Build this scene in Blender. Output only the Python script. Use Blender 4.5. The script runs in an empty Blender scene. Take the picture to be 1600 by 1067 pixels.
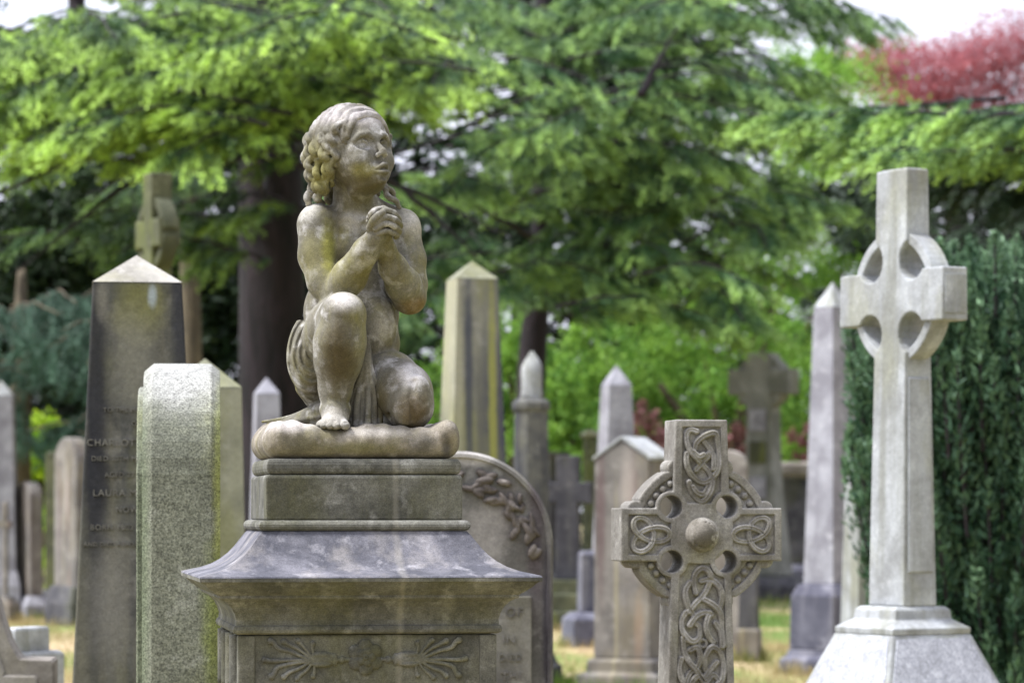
import bpy, bmesh, math, random
import numpy as np
from mathutils import Vector, Matrix, Euler, noise as mnoise
R = math.radians
S = bpy.context.scene
COL = S.collection
FPX, CX, HY, EYE = 5000.0, 800.0, 800.0, 1.3     # focal length in photo pixels, principal column, horizon row, eye height (m)

def at(px, py, D):
    return Vector(((px-CX)/FPX*D, D, EYE-(py-HY)/FPX*D))

# ---------------------------------------------------------------- objects
def link(o, parent=None):
    COL.objects.link(o)
    if parent is not None: o.parent = parent
    return o
def mesh_obj(name, verts, faces, mat, parent=None, smooth=False, loc=None, rz=0.0):
    me = bpy.data.meshes.new(name)
    me.from_pydata([tuple(v) for v in verts], [], [tuple(f) for f in faces])
    me.update()
    if smooth: me.polygons.foreach_set('use_smooth', [True]*len(me.polygons))
    o = bpy.data.objects.new(name, me)
    if mat: me.materials.append(mat)
    if loc is not None: o.location = loc
    o.rotation_euler[2] = rz
    return link(o, parent)
def bm_obj(name, bm, mat, parent=None, smooth=False, loc=None, rz=0.0, bevel=0.0, seg=2, recalc=True, angle=35):
    if recalc: bmesh.ops.recalc_face_normals(bm, faces=bm.faces)
    me = bpy.data.meshes.new(name)
    bm.to_mesh(me); bm.free()
    if smooth: me.polygons.foreach_set('use_smooth', [True]*len(me.polygons))
    o = bpy.data.objects.new(name, me)
    if mat: me.materials.append(mat)
    if loc is not None: o.location = loc
    o.rotation_euler[2] = rz
    link(o, parent)
    if bevel > 0:
        m = o.modifiers.new('bevel', 'BEVEL'); m.width = bevel; m.segments = seg
        m.limit_method = 'ANGLE'; m.angle_limit = R(angle); m.harden_normals = False
    return o
def empty(name, loc, rz=0.0):
    o = bpy.data.objects.new(name, None); o.location = loc; o.rotation_euler[2] = rz
    o.empty_display_size = .2
    return link(o)
def tag(o, label=None, cat=None, group=None, kind=None):
    if label: o['label'] = label
    if cat: o['category'] = cat
    if group: o['group'] = group
    if kind: o['kind'] = kind
    return o

# ---------------------------------------------------------------- bmesh shapes (local metres)
def b_loft(bm, rings, cap=True, closed=True):
    vs = [[bm.verts.new(p) for p in r] for r in rings]
    n = len(rings[0])
    for a, b in zip(vs[:-1], vs[1:]):
        for i in range(n if closed else n-1):
            j = (i+1) % n
            try: bm.faces.new((a[i], a[j], b[j], b[i]))
            except ValueError: pass
    if cap:
        for r in (vs[0][::-1], vs[-1]):
            try: bm.faces.new(r)
            except ValueError: pass
    return vs
def sq(hx, hy, z, cx=0, cy=0):
    return [(cx-hx, cy-hy, z), (cx+hx, cy-hy, z), (cx+hx, cy+hy, z), (cx-hx, cy+hy, z)]
def b_box(bm, x0, x1, y0, y1, z0, z1):
    b_loft(bm, [[(x0,y0,z0),(x1,y0,z0),(x1,y1,z0),(x0,y1,z0)], [(x0,y0,z1),(x1,y0,z1),(x1,y1,z1),(x0,y1,z1)]])
def b_taper(bm, prof):      # [(hx, hy, z), ...] square tiers; hx = 0 closes to a point
    b_loft(bm, [sq(max(a,1e-4), max(b,1e-4), z) for a, b, z in prof])
def b_prism(bm, outline, y0, y1):   # outline in (x, z), extruded along y
    b_loft(bm, [[(x, y0, z) for x, z in outline], [(x, y1, z) for x, z in outline]])
def b_tube(bm, pts, rads, n=8, cap=True):
    pts = [Vector(p) for p in pts]
    rings = []
    up = None
    for i, p in enumerate(pts):
        t = (pts[min(i+1, len(pts)-1)] - pts[max(i-1, 0)])
        if t.length < 1e-9: t = Vector((0,0,1))
        t.normalize()
        if up is None:
            up = Vector((0,0,1)) if abs(t.z) < .9 else Vector((1,0,0))
        a = up - t*up.dot(t)
        if a.length < 1e-6: a = t.orthogonal()
        a.normalize(); up = a; b = t.cross(a)
        r = rads[i] if hasattr(rads, '__len__') else rads
        rings.append([p + (a*math.cos(2*math.pi*k/n) + b*math.sin(2*math.pi*k/n))*r for k in range(n)])
    b_loft(bm, rings, cap)
def b_ell(bm, c, r, seg=12, rings=8, rot=None):
    m = Matrix.Translation(c)
    if rot is not None: m = m @ rot.to_4x4()
    m = m @ Matrix.Diagonal((r[0], r[1], r[2], 1))
    bmesh.ops.create_uvsphere(bm, u_segments=seg, v_segments=rings, radius=1, matrix=m)
def b_lathe(bm, prof, n=16, cx=0, cy=0, rot0=0):
    b_loft(bm, [[(cx+r*math.cos(rot0+2*math.pi*k/n), cy+r*math.sin(rot0+2*math.pi*k/n), z) for k in range(n)] for r, z in prof])
def spline(pts, n=8, closed=False):
    P = [Vector(p) for p in pts]; N = len(P); out = []
    rng = range(N) if closed else range(N-1)
    for i in rng:
        if closed: a, b, c, d = P[(i-1) % N], P[i], P[(i+1) % N], P[(i+2) % N]
        else: a, b, c, d = P[max(i-1,0)], P[i], P[i+1], P[min(i+2,N-1)]
        for k in range(n):
            t = k/n
            out.append(0.5*((2*b) + (c-a)*t + (2*a-5*b+4*c-d)*t*t + (3*b-a-3*c+d)*t**3))
    if not closed: out.append(P[-1].copy())
    return out

# ---------------------------------------------------------------- implicit modelling (units: photo pixels at the statue's depth)
class Field:
    def __init__(s, lo, hi, h):
        s.lo = np.array(lo, np.float32); s.h = h
        s.n = np.ceil((np.array(hi)-np.array(lo))/h).astype(int)+1
        s.D = np.full(s.n, 60.0, np.float32)
        s.ax = [(s.lo[i]+h*np.arange(s.n[i])).astype(np.float32) for i in range(3)]
    def blk(s, lo, hi):
        sl = []
        for i in range(3):
            a = int(max(0, math.floor((lo[i]-s.lo[i])/s.h))); b = int(min(s.n[i], math.ceil((hi[i]-s.lo[i])/s.h)+1))
            if b <= a: return None, None
            sl.append(slice(a, b))
        return tuple(sl), (s.ax[0][sl[0]][:,None,None], s.ax[1][sl[1]][None,:,None], s.ax[2][sl[2]][None,None,:])
    def put(s, f, lo, hi, k=0.0, op='u', pad=None):
        pad = (k + 6) if pad is None else pad
        sl, g = s.blk([l-pad for l in lo], [x+pad for x in hi])
        if sl is None: return
        d = f(*g).astype(np.float32)
        A = s.D[sl]
        if op == 'u':
            if k > 0:
                h = np.clip(.5+.5*(A-d)/k, 0, 1); s.D[sl] = A+(d-A)*h - k*h*(1-h)
            else: s.D[sl] = np.minimum(A, d)
        elif op == 's':
            d = -d
            if k > 0:
                h = np.clip(.5-.5*(A-d)/k, 0, 1); s.D[sl] = A+(d-A)*h + k*h*(1-h)
            else: s.D[sl] = np.maximum(A, d)
        elif op == 'add': s.D[sl] = A + d
    def cone(s, a, b, ra, rb, k=0.0, op='u'):
        a = np.array(a, float); b = np.array(b, float); ab = b-a; L = float(ab@ab) or 1e-6
        def f(x, y, z):
            px, py, pz = x-a[0], y-a[1], z-a[2]
            t = np.clip((px*ab[0]+py*ab[1]+pz*ab[2])/L, 0, 1)
            return np.sqrt((px-t*ab[0])**2+(py-t*ab[1])**2+(pz-t*ab[2])**2) - (ra+t*(rb-ra))
        r = max(ra, rb)
        s.put(f, np.minimum(a, b)-r, np.maximum(a, b)+r, k, op)
    def chain(s, pts, rads, k=0.0, op='u', kin=None):
        for i in range(len(pts)-1):
            s.cone(pts[i], pts[i+1], rads[i], rads[i+1], k if (i == 0 or kin is None) else kin, op)
    def tube(s, pts, rads, k=0.0, op='u'):      # one union for the whole polyline
        pts = np.array([tuple(p) for p in pts], float); rads = np.array(rads, float)
        def f(x, y, z):
            best = None
            for i in range(len(pts)-1):
                a = pts[i]; ab = pts[i+1]-a; L = float(ab@ab) or 1e-6
                px, py, pz = x-a[0], y-a[1], z-a[2]
                t = np.clip((px*ab[0]+py*ab[1]+pz*ab[2])/L, 0, 1)
                d = np.sqrt((px-t*ab[0])**2+(py-t*ab[1])**2+(pz-t*ab[2])**2) - (rads[i]+t*(rads[i+1]-rads[i]))
                best = d if best is None else np.minimum(best, d)
            return best
        r = rads.max(); s.put(f, pts.min(0)-r, pts.max(0)+r, k, op)
    def ell(s, c, r, k=0.0, op='u', M=None, disp=None):     # M: 3x3 rows = local axes
        c = np.array(c, float); r = np.array(r, float)
        M_ = np.eye(3) if M is None else np.array(M, float)
        def f(x, y, z):
            px, py, pz = x-c[0], y-c[1], z-c[2]
            q = [M_[i,0]*px+M_[i,1]*py+M_[i,2]*pz for i in range(3)]
            k0 = np.sqrt((q[0]/r[0])**2+(q[1]/r[1])**2+(q[2]/r[2])**2)+1e-6
            k1 = np.sqrt((q[0]/r[0]**2)**2+(q[1]/r[1]**2)**2+(q[2]/r[2]**2)**2)+1e-6
            d = k0*(k0-1)/k1
            if disp is not None: d = d + disp(*q)
            return d
        ext = r.max() if M is not None else r
        s.put(f, c-ext, c+ext, k, op)
    def mesh(s):
        D, h, lo = s.D, s.h, s.lo
        I = D < 0
        n = D.shape
        cnt = np.zeros((n[0]-1, n[1]-1, n[2]-1), np.uint8)
        offs = [(i,j,k) for i in (0,1) for j in (0,1) for k in (0,1)]
        sub = lambda A, o: A[o[0]:o[0]+n[0]-1, o[1]:o[1]+n[1]-1, o[2]:o[2]+n[2]-1]
        for o in offs: cnt += sub(I, o)
        act = (cnt > 0) & (cnt < 8)
        idx = np.argwhere(act)
        vid = np.full(act.shape, -1, np.int32); vid[act] = np.arange(len(idx))
        val = {o: D[idx[:,0]+o[0], idx[:,1]+o[1], idx[:,2]+o[2]] for o in offs}
        acc = np.zeros((len(idx), 3)); c = np.zeros(len(idx))
        for a in offs:
            for ax in range(3):
                if a[ax]: continue
                b = tuple(1 if q == ax else a[q] for q in range(3))
                va, vb = val[a], val[b]
                m = (va < 0) != (vb < 0)
                t = np.where(m, va/np.where(m, va-vb, 1), 0)
                for q in range(3): acc[:,q] += np.where(m, a[q] + (t if q == ax else 0), 0)
                c += m
        V = (idx + acc/c[:,None])*h + lo
        F = []
        for ax in range(3):
            u, v = (ax+1) % 3, (ax+2) % 3
            A = np.take(I, range(n[ax]-1), ax); B = np.take(I, range(1, n[ax]), ax)
            e = np.argwhere(A != B)
            e = e[(e[:,u] > 0) & (e[:,v] > 0) & (e[:,u] < n[u]-1) & (e[:,v] < n[v]-1)]
            ins = A[e[:,0], e[:,1], e[:,2]]
            def cell(du, dv):
                q = e.copy(); q[:,u] -= du; q[:,v] -= dv
                return vid[q[:,0], q[:,1], q[:,2]]
            quad = np.stack([cell(1,1), cell(0,1), cell(0,0), cell(1,0)], 1)
            quad[~ins] = quad[~ins][:, ::-1]
            F.append(quad)
        return V, np.concatenate(F)
def np_mesh(name, V, F, mat, parent=None, smooth=True):
    V = np.asarray(V, np.float32); F = np.asarray(F, np.int32); w = F.shape[1]
    me = bpy.data.meshes.new(name)
    me.vertices.add(len(V)); me.vertices.foreach_set('co', V.ravel())
    me.loops.add(F.size); me.loops.foreach_set('vertex_index', F.ravel())
    me.polygons.add(len(F)); me.polygons.foreach_set('loop_start', np.arange(0, F.size, w, dtype=np.int32))
    me.update(calc_edges=True)
    me.polygons.foreach_set('use_smooth', np.full(len(F), smooth))
    if mat: me.materials.append(mat)
    o = bpy.data.objects.new(name, me)
    return link(o, parent)

# ---------------------------------------------------------------- node materials
def rgb(h):     # '#rrggbb' (sRGB) -> linear
    c = [int(h[i:i+2], 16)/255 for i in (1, 3, 5)]
    return tuple((x/12.92 if x <= .04045 else ((x+.055)/1.055)**2.4) for x in c) + (1,)
class NT:
    def __init__(s, name):
        s.m = bpy.data.materials.new(name); s.m.use_nodes = True
        s.t = s.m.node_tree; s.t.nodes.clear()
    def n(s, typ, **kw):
        nd = s.t.nodes.new('ShaderNode'+typ)
        for k, v in kw.items():
            if k[0] == 'i' and k[1:].isdigit(): nd.inputs[int(k[1:])].default_value = v
            elif k in nd.inputs: nd.inputs[k].default_value = v
            else: setattr(nd, k, v)
        return nd
    def l(s, a, b): s.t.links.new(a, b)
    def mix(s, fac, a, b, mode='MIX'):
        nd = s.n('Mix', data_type='RGBA', blend_type=mode)
        for sock, v in ((nd.inputs[0], fac), (nd.inputs[6], a), (nd.inputs[7], b)):
            if hasattr(v, 'is_linked') or isinstance(v, bpy.types.NodeSocket): s.l(v, sock)
            else: sock.default_value = v
        return nd.outputs[2]
    def math(s, op, a, b=0.0):
        nd = s.n('Math', operation=op)
        for sock, v in ((nd.inputs[0], a), (nd.inputs[1], b)):
            if isinstance(v, bpy.types.NodeSocket): s.l(v, sock)
            else: sock.default_value = v
        return nd.outputs[0]
    def ramp(s, fac, stops):
        nd = s.n('ValToRGB'); el = nd.color_ramp.elements
        while len(el) < len(stops): el.new(.5)
        for e, (p, c) in zip(el, stops):
            e.position = p; e.color = c if hasattr(c, '__len__') else (c, c, c, 1)
        s.l(fac, nd.inputs[0]); return nd.outputs[0]
    def noise(s, vec, scale, detail=4, rough=.55, dist=0.0):
        nd = s.n('TexNoise'); nd.inputs['Scale'].default_value = scale; nd.inputs['Detail'].default_value = detail
        nd.inputs['Roughness'].default_value = rough; nd.inputs['Distortion'].default_value = dist
        s.l(vec, nd.inputs['Vector']); return nd.outputs[0]
PRE = {}
def stone(name, base, dark, pale, stain=None, green=None, sc=6.0, streak=.5, st_sc=9.0, st_pos=(.5,.66), speck=.25, sp_sc=260, gr=.35, gr_pos=(.5,.62),
          dk=(.4,.62), dk_amt=.75, pl=(.56,.72), pl_amt=.6, bump=.3, rough=.9, bump_sc=1.0, pit=0.0, sp2=.8, lich=0.0, li_sc=34.0):
    N = NT(name)
    tc = N.n('TexCoord'); oi = N.n('ObjectInfo')
    va = N.n('VectorMath', operation='MULTIPLY_ADD'); N.l(oi.outputs['Random'], va.inputs[0]); va.inputs[1].default_value = (17.3, 9.1, 5.7)
    N.l(tc.outputs['Object'], va.inputs[2]); vec = va.outputs[0]
    n1 = N.noise(vec, sc, 6, .6, .3); n2 = N.noise(vec, sc*2.7, 5, .6)
    col = N.mix(N.math('MULTIPLY', N.ramp(n1, [(dk[0], 1.0), (dk[1], 0.0)]), dk_amt), rgb(base), rgb(dark))
    col = N.mix(N.math('MULTIPLY', N.ramp(n2, [(pl[0], 0.0), (pl[1], 1.0)]), pl_amt), col, rgb(pale))
    if stain:       # run-off streaks, stretched down the stone
        mp = N.n('Mapping'); mp.inputs['Scale'].default_value = (st_sc, st_sc, st_sc*.06); N.l(vec, mp.inputs[0])
        ns = N.noise(mp.outputs[0], 1.0, 5, .6)
        col = N.mix(N.math('MULTIPLY', N.ramp(ns, [(st_pos[0], 0.0), (st_pos[1], 1.0)]), streak), col, rgb(stain))
    if green:
        mg = N.n('Mapping'); mg.inputs['Scale'].default_value = (1, 1, .45); mg.inputs['Location'].default_value = (3.1, 1.7, 8.8); N.l(vec, mg.inputs[0])
        ng = N.noise(mg.outputs[0], sc*.8, 6, .65)
        col = N.mix(N.math('MULTIPLY', N.ramp(ng, [(gr_pos[0], 0.0), (gr_pos[1], 1.0)]), gr), col, rgb(green))

    n3 = N.noise(vec, sp_sc, 2, .7); n4 = N.noise(vec, sp_sc*.23, 3, .7)
    col = N.mix(speck, col, N.ramp(n3, [(.30, .12), (.5, .5), (.70, .9)]), 'OVERLAY')
    PRE[N.m.name] = col.node
    if lich:        # crusts of pale lichen: some cells of a coarse pattern carry a ragged spot
        dn = N.n('TexNoise'); dn.inputs['Scale'].default_value = li_sc*2.2; dn.inputs['Detail'].default_value = 4; N.l(vec, dn.inputs['Vector'])
        wv = N.n('VectorMath', operation='MULTIPLY_ADD'); N.l(dn.outputs['Color'], wv.inputs[0]); wv.inputs[1].default_value = (.9/li_sc,)*3; N.l(vec, wv.inputs[2])
        vo = N.n('TexVoronoi'); vo.inputs['Scale'].default_value = li_sc; N.l(wv.outputs[0], vo.inputs['Vector'])
        sc_ = N.n('SeparateColor'); N.l(vo.outputs['Color'], sc_.inputs[0])
        has = N.ramp(sc_.outputs[0], [(.80, 0.0), (.82, 1.0)]); spot = N.ramp(vo.outputs['Distance'], [(.28, 1.0), (.42, 0.0)])
        col = N.mix(N.math('MULTIPLY', N.math('MULTIPLY', has, spot), lich), col, N.mix(sc_.outputs[1], rgb('#a9a794'), rgb('#8f8f62')))
    col = N.mix(speck*sp2, col, N.ramp(n4, [(.30, .18), (.5, .5), (.70, .85)]), 'OVERLAY')
    if pit:
        vo = N.n('TexVoronoi'); vo.inputs['Scale'].default_value = sp_sc*.25; N.l(vec, vo.inputs['Vector'])
        col = N.mix(N.math('MULTIPLY', N.ramp(vo.outputs['Distance'], [(.12, 1.0), (.26, 0.0)]), pit), col, rgb(dark))
    p = N.n('BsdfPrincipled'); N.l(col, p.inputs['Base Color']); p.inputs['Roughness'].default_value = rough
    p.inputs['Specular IOR Level'].default_value = .25
    nb = N.noise(vec, 70*bump_sc, 6, .7); nb2 = N.noise(vec, 14*bump_sc, 4, .6)
    hgt = N.math('ADD', N.math('MULTIPLY', nb, .35), nb2)
    bp = N.n('Bump'); bp.inputs['Strength'].default_value = bump; bp.inputs['Distance'].default_value = .012
    N.l(hgt, bp.inputs['Height']); N.l(bp.outputs[0], p.inputs['Normal'])
    o = N.n('OutputMaterial'); N.l(p.outputs[0], o.inputs[0])
    return N.m

def patches(m, items, nsc=14.0, nam=.55):
    """stains, lichen and painted light and shade with a place of their own: (centre, radii, colour, amount) in the object's metres"""
    t = m.node_tree; p = next(n for n in t.nodes if n.type == 'BSDF_PRINCIPLED'); tc = next(n for n in t.nodes if n.type == 'TEX_COORD')
    nz = t.nodes.new('ShaderNodeTexNoise'); nz.inputs['Scale'].default_value = nsc; nz.inputs['Detail'].default_value = 9; nz.inputs['Roughness'].default_value = .74
    t.links.new(tc.outputs['Object'], nz.inputs['Vector'])
    for c, r, colr, amt in items:
        a = t.nodes.new('ShaderNodeVectorMath'); a.operation = 'SUBTRACT'; t.links.new(tc.outputs['Object'], a.inputs[0]); a.inputs[1].default_value = tuple(c)
        b = t.nodes.new('ShaderNodeVectorMath'); b.operation = 'DIVIDE'; t.links.new(a.outputs[0], b.inputs[0]); b.inputs[1].default_value = tuple(r)
        l = t.nodes.new('ShaderNodeVectorMath'); l.operation = 'LENGTH'; t.links.new(b.outputs[0], l.inputs[0])
        q = t.nodes.new('ShaderNodeMath'); q.operation = 'MULTIPLY_ADD'; t.links.new(nz.outputs[0], q.inputs[0]); q.inputs[1].default_value = nam*2; t.links.new(l.outputs['Value'], q.inputs[2])
        g = t.nodes.new('ShaderNodeMapRange'); g.interpolation_type = 'SMOOTHSTEP'; t.links.new(q.outputs[0], g.inputs[0])
        g.inputs[1].default_value = .30+nam; g.inputs[2].default_value = 1.25+nam; g.inputs[3].default_value = amt; g.inputs[4].default_value = 0
        x = t.nodes.new('ShaderNodeMix'); x.data_type = 'RGBA'; t.links.new(g.outputs[0], x.inputs[0])
        tgt = PRE[m.name].inputs[6]; t.links.new(tgt.links[0].from_socket, x.inputs[6]); x.inputs[7].default_value = rgb(colr); t.links.new(x.outputs[2], tgt)

# ---------------------------------------------------------------- camera, sun, sky
cam = bpy.data.cameras.new('camera'); co = bpy.data.objects.new('camera', cam); COL.objects.link(co); S.camera = co
co.location = (0, 0, EYE); co.rotation_euler = (R(90), 0, 0)
cam.sensor_width = 36; cam.lens = FPX/1600*36; cam.shift_y = (HY-533.5)/1600
cam.clip_start = .5; cam.clip_end = 2000
cam.dof.use_dof = True; cam.dof.focus_distance = 6.95; cam.dof.aperture_fstop = 6.6; cam.dof.aperture_blades = 0
SUN_EL, SUN_AZ = 62.0, -98.0        # elevation; azimuth from +Y (north, away from camera), negative = to the left
d = Vector((math.sin(R(SUN_AZ))*math.cos(R(SUN_EL)), math.cos(R(SUN_AZ))*math.cos(R(SUN_EL)), math.sin(R(SUN_EL))))
ld = bpy.data.lights.new('sun', 'SUN'); ld.energy = 3.0; ld.angle = R(12); ld.color = (1.0, .985, .965)
lo_ = bpy.data.objects.new('sun', ld); COL.objects.link(lo_); lo_.location = d*60
lo_.rotation_euler = (-d).to_track_quat('-Z', 'Y').to_euler()
W = bpy.data.worlds.new('World'); S.world = W; W.use_nodes = True
nt = W.node_tree; nt.nodes.clear()
sky = nt.nodes.new('ShaderNodeTexSky'); sky.sky_type = 'NISHITA'; sky.sun_disc = False
sky.sun_elevation = R(SUN_EL); sky.sun_rotation = R(SUN_AZ); sky.dust_density = 2.0; sky.ozone_density = 1.2
tc = nt.nodes.new('ShaderNodeTexCoord')
mp = nt.nodes.new('ShaderNodeMapping'); mp.inputs['Scale'].default_value = (1.6, 1.6, 4.0); nt.links.new(tc.outputs['Generated'], mp.inputs[0])
nz = nt.nodes.new('ShaderNodeTexNoise'); nz.inputs['Scale'].default_value = 2.2; nz.inputs['Detail'].default_value = 7; nz.inputs['Roughness'].default_value = .6
nt.links.new(mp.outputs[0], nz.inputs['Vector'])
rp = nt.nodes.new('ShaderNodeValToRGB'); rp.color_ramp.elements[0].position = .30; rp.color_ramp.elements[0].color = (.62,.62,.62,1)
rp.color_ramp.elements[1].position = .55; rp.color_ramp.elements[1].color = (.97,.97,.97,1); nt.links.new(nz.outputs[0], rp.inputs[0])
mx = nt.nodes.new('ShaderNodeMix'); mx.data_type = 'RGBA'; nt.links.new(rp.outputs[0], mx.inputs[0])
nt.links.new(sky.outputs[0], mx.inputs[6]); mx.inputs[7].default_value = (7.0, 7.2, 8.4, 1)     # cloud deck
bg = nt.nodes.new('ShaderNodeBackground'); bg.inputs['Strength'].default_value = .095
sx_ = nt.nodes.new('ShaderNodeVectorMath'); sx_.operation = 'DOT_PRODUCT'; nt.links.new(tc.outputs['Generated'], sx_.inputs[0])
sx_.inputs[1].default_value = tuple(Vector((-.45, .10, .88)).normalized())
mr = nt.nodes.new('ShaderNodeMapRange'); mr.inputs[1].default_value = -.35; mr.inputs[2].default_value = 1.0; mr.inputs[3].default_value = .16; mr.inputs[4].default_value = 1.9
nt.links.new(sx_.outputs['Value'], mr.inputs[0])      # overcast shaped to dim the front light: brightest overhead and round the veiled sun, dull low down and opposite
vm = nt.nodes.new('ShaderNodeVectorMath'); vm.operation = 'SCALE'; nt.links.new(mx.outputs[2], vm.inputs[0]); nt.links.new(mr.outputs[0], vm.inputs['Scale'])
nt.links.new(vm.outputs[0], bg.inputs[0])
ou = nt.nodes.new('ShaderNodeOutputWorld'); nt.links.new(bg.outputs[0], ou.inputs[0])
S.view_settings.view_transform = 'Standard'; S.view_settings.look = 'None'; S.view_settings.gamma = 1.0
S.view_settings.exposure = 1.27
S.cycles.diffuse_bounces = 2; S.cycles.max_bounces = 8; S.cycles.transparent_max_bounces = 8
# ================================================================ pedestal under the statue (square tiers, turned 9 degrees)
PA = R(9); pc, ps_ = math.cos(PA), math.sin(PA)
def _solve(xl, xr, D):
    kl, kr = (xl-CX)/FPX, (xr-CX)/FPX
    # cx + h(c+s) = kr (D + h(s-c)) ; cx - h(c-s) = kl (D - h(s+c))
    h = (kr*D-kl*D)/((pc+ps_) - kr*(ps_-pc) + (pc-ps_) - kl*(ps_+pc))
    return kr*(D+h*(ps_-pc)) - h*(pc+ps_), h
PCX, _h = _solve(312, 848, SD0 := 7.0)
def ph(xr):         # half width of a tier from the column of its front right corner
    k = (xr-CX)/FPX
    return (k*SD0-PCX)/((pc+ps_) - k*(ps_-pc))
def pz(y, h):       # height from the row of its front edge
    return EYE-(y-HY)/FPX*(SD0-h*pc)
def tiers(rows): return [(ph(x), ph(x), pz(y, ph(x))) for x, y in rows]
M_ped = stone('pedestal_sandstone', '#65645c', '#343430', '#8d8c86', stain='#8c8b82', green='#4e4d30', sc=7, streak=.35, st_sc=10, st_pos=(.56,.72), speck=.36, sp_sc=330, gr=.55, gr_pos=(.47,.66), bump=.3, pit=.25)
M_slope = stone('pedestal_weathering_stone', '#646369', '#3c3d44', '#969498', stain='#8f8a86', sc=8, streak=.4, st_sc=12, speck=.3, sp_sc=330, bump=.25, dk=(.44,.62), dk_amt=.8)
def drip(m, x0, w, amt):       # one pale lime run-off line down the front
    t = m.node_tree; p = next(n for n in t.nodes if n.type == 'BSDF_PRINCIPLED'); old = p.inputs['Base Color'].links[0].from_socket
    tc = next(n for n in t.nodes if n.type == 'TEX_COORD')
    def N_(typ, **k):
        n = t.nodes.new('ShaderNode'+typ)
        for a, b in k.items(): setattr(n, a, b)
        return n
    sx = N_('SeparateXYZ'); t.links.new(tc.outputs['Object'], sx.inputs[0])
    nz = N_('TexNoise'); nz.inputs['Scale'].default_value = 35; t.links.new(tc.outputs['Object'], nz.inputs['Vector'])
    a = N_('Math', operation='MULTIPLY_ADD'); t.links.new(nz.outputs[0], a.inputs[0]); a.inputs[1].default_value = .012; t.links.new(sx.outputs[0], a.inputs[2])
    b = N_('Math', operation='SUBTRACT'); t.links.new(a.outputs[0], b.inputs[0]); b.inputs[1].default_value = x0+.006
    c = N_('Math', operation='ABSOLUTE'); t.links.new(b.outputs[0], c.inputs[0])
    r = N_('MapRange'); t.links.new(c.outputs[0], r.inputs[0]); r.inputs[1].default_value = w*.3; r.inputs[2].default_value = w; r.inputs[3].default_value = amt; r.inputs[4].default_value = 0
    m_ = N_('Mix', data_type='RGBA'); t.links.new(r.outputs[0], m_.inputs[0]); t.links.new(old, m_.inputs[6]); m_.inputs[7].default_value = rgb('#a8a293'); t.links.new(m_.outputs[2], p.inputs['Base Color'])
drip(M_ped, .066, .009, .16); drip(M_slope, .066, .012, .15)
ped = empty('pedestal', (PCX, SD0, 0), PA)
tag(ped, 'moulded sandstone pedestal with carved frieze carrying the kneeling child', 'pedestal')
def tier(name, rows, mat, bev=.004):
    bm = bmesh.new(); b_taper(bm, tiers(rows)); return bm_obj(name, bm, mat, ped, bevel=bev, seg=3)
def roll(x, y0, y1, xin, n=7):      # half-round moulding
    return [(xin, y1)] + [(xin+(x-xin)*math.sin(math.pi*t/n), y1+(y0-y1)*(1-math.cos(math.pi*t/n))/2) for t in range(1, n)] + [(xin, y0)]
tier('plinth_moulding', roll(721, 716.5, 741, 713), M_ped, .002)
tier('plinth', [(722.5, 812), (722.5, 745), (719, 741.5)], M_ped, .006)
tier('neck_moulding', roll(736, 812.5, 829, 726), M_ped, .002)
tier('sloped_top', [(848, 902.5), (846, 900), (833, 897), (812, 892.5), (793, 886), (777, 877.5), (763, 867), (752, 856), (743, 845), (735, 835), (729, 829.5)], M_slope, .0)
tier('cornice', [(776, 990), (783, 988), (785, 983), (783, 977.5), (780, 976), (779, 968), (782, 958), (788, 948), (797, 940), (806, 935.5), (810, 935), (812, 931.5), (811, 930), (822, 924), (833, 917), (840, 911), (843, 909.5), (847.5, 909), (848, 903)], M_ped, .0015)
bm = bmesh.new(); h0 = ph(772); zb = pz(990, h0)
b_box(bm, -h0, h0, -h0, h0, .30, zb-.001); die = bm_obj('die', bm, M_ped, ped, bevel=.004)
h1 = ph(776)
for sx, sy in ((-1,-1), (1,-1), (-1,1), (1,1)):         # corner pilaster strips
    bm = bmesh.new(); w = .036
    b_box(bm, sx*h1-(w if sx > 0 else 0), sx*h1+(w if sx < 0 else 0), sy*h1-(w if sy > 0 else 0), sy*h1+(w if sy < 0 else 0), .31, zb-.002)
    bm_obj('pilaster', bm, M_ped, ped, bevel=.003)
bm = bmesh.new(); b_taper(bm, [(.42,.42,-.05), (.42,.42,.2), (.39,.39,.22), (.36,.36,.3)]); bm_obj('base', bm, M_ped, ped, bevel=.006)
# console scrolls on the left return
for k in range(4):
    bm = bmesh.new(); y0 = -h1+.03+k*.125
    b_tube(bm, spline([(-h1+.004, y0+.045, pz(1067, h1)-.02), (-h1+.004, y0+.045, pz(1030, h1)), (-h1+.004, y0+.045, pz(992, h1))], 4), .017, 10)
    bm_obj('flute', bm, M_ped, ped, smooth=True)
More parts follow.
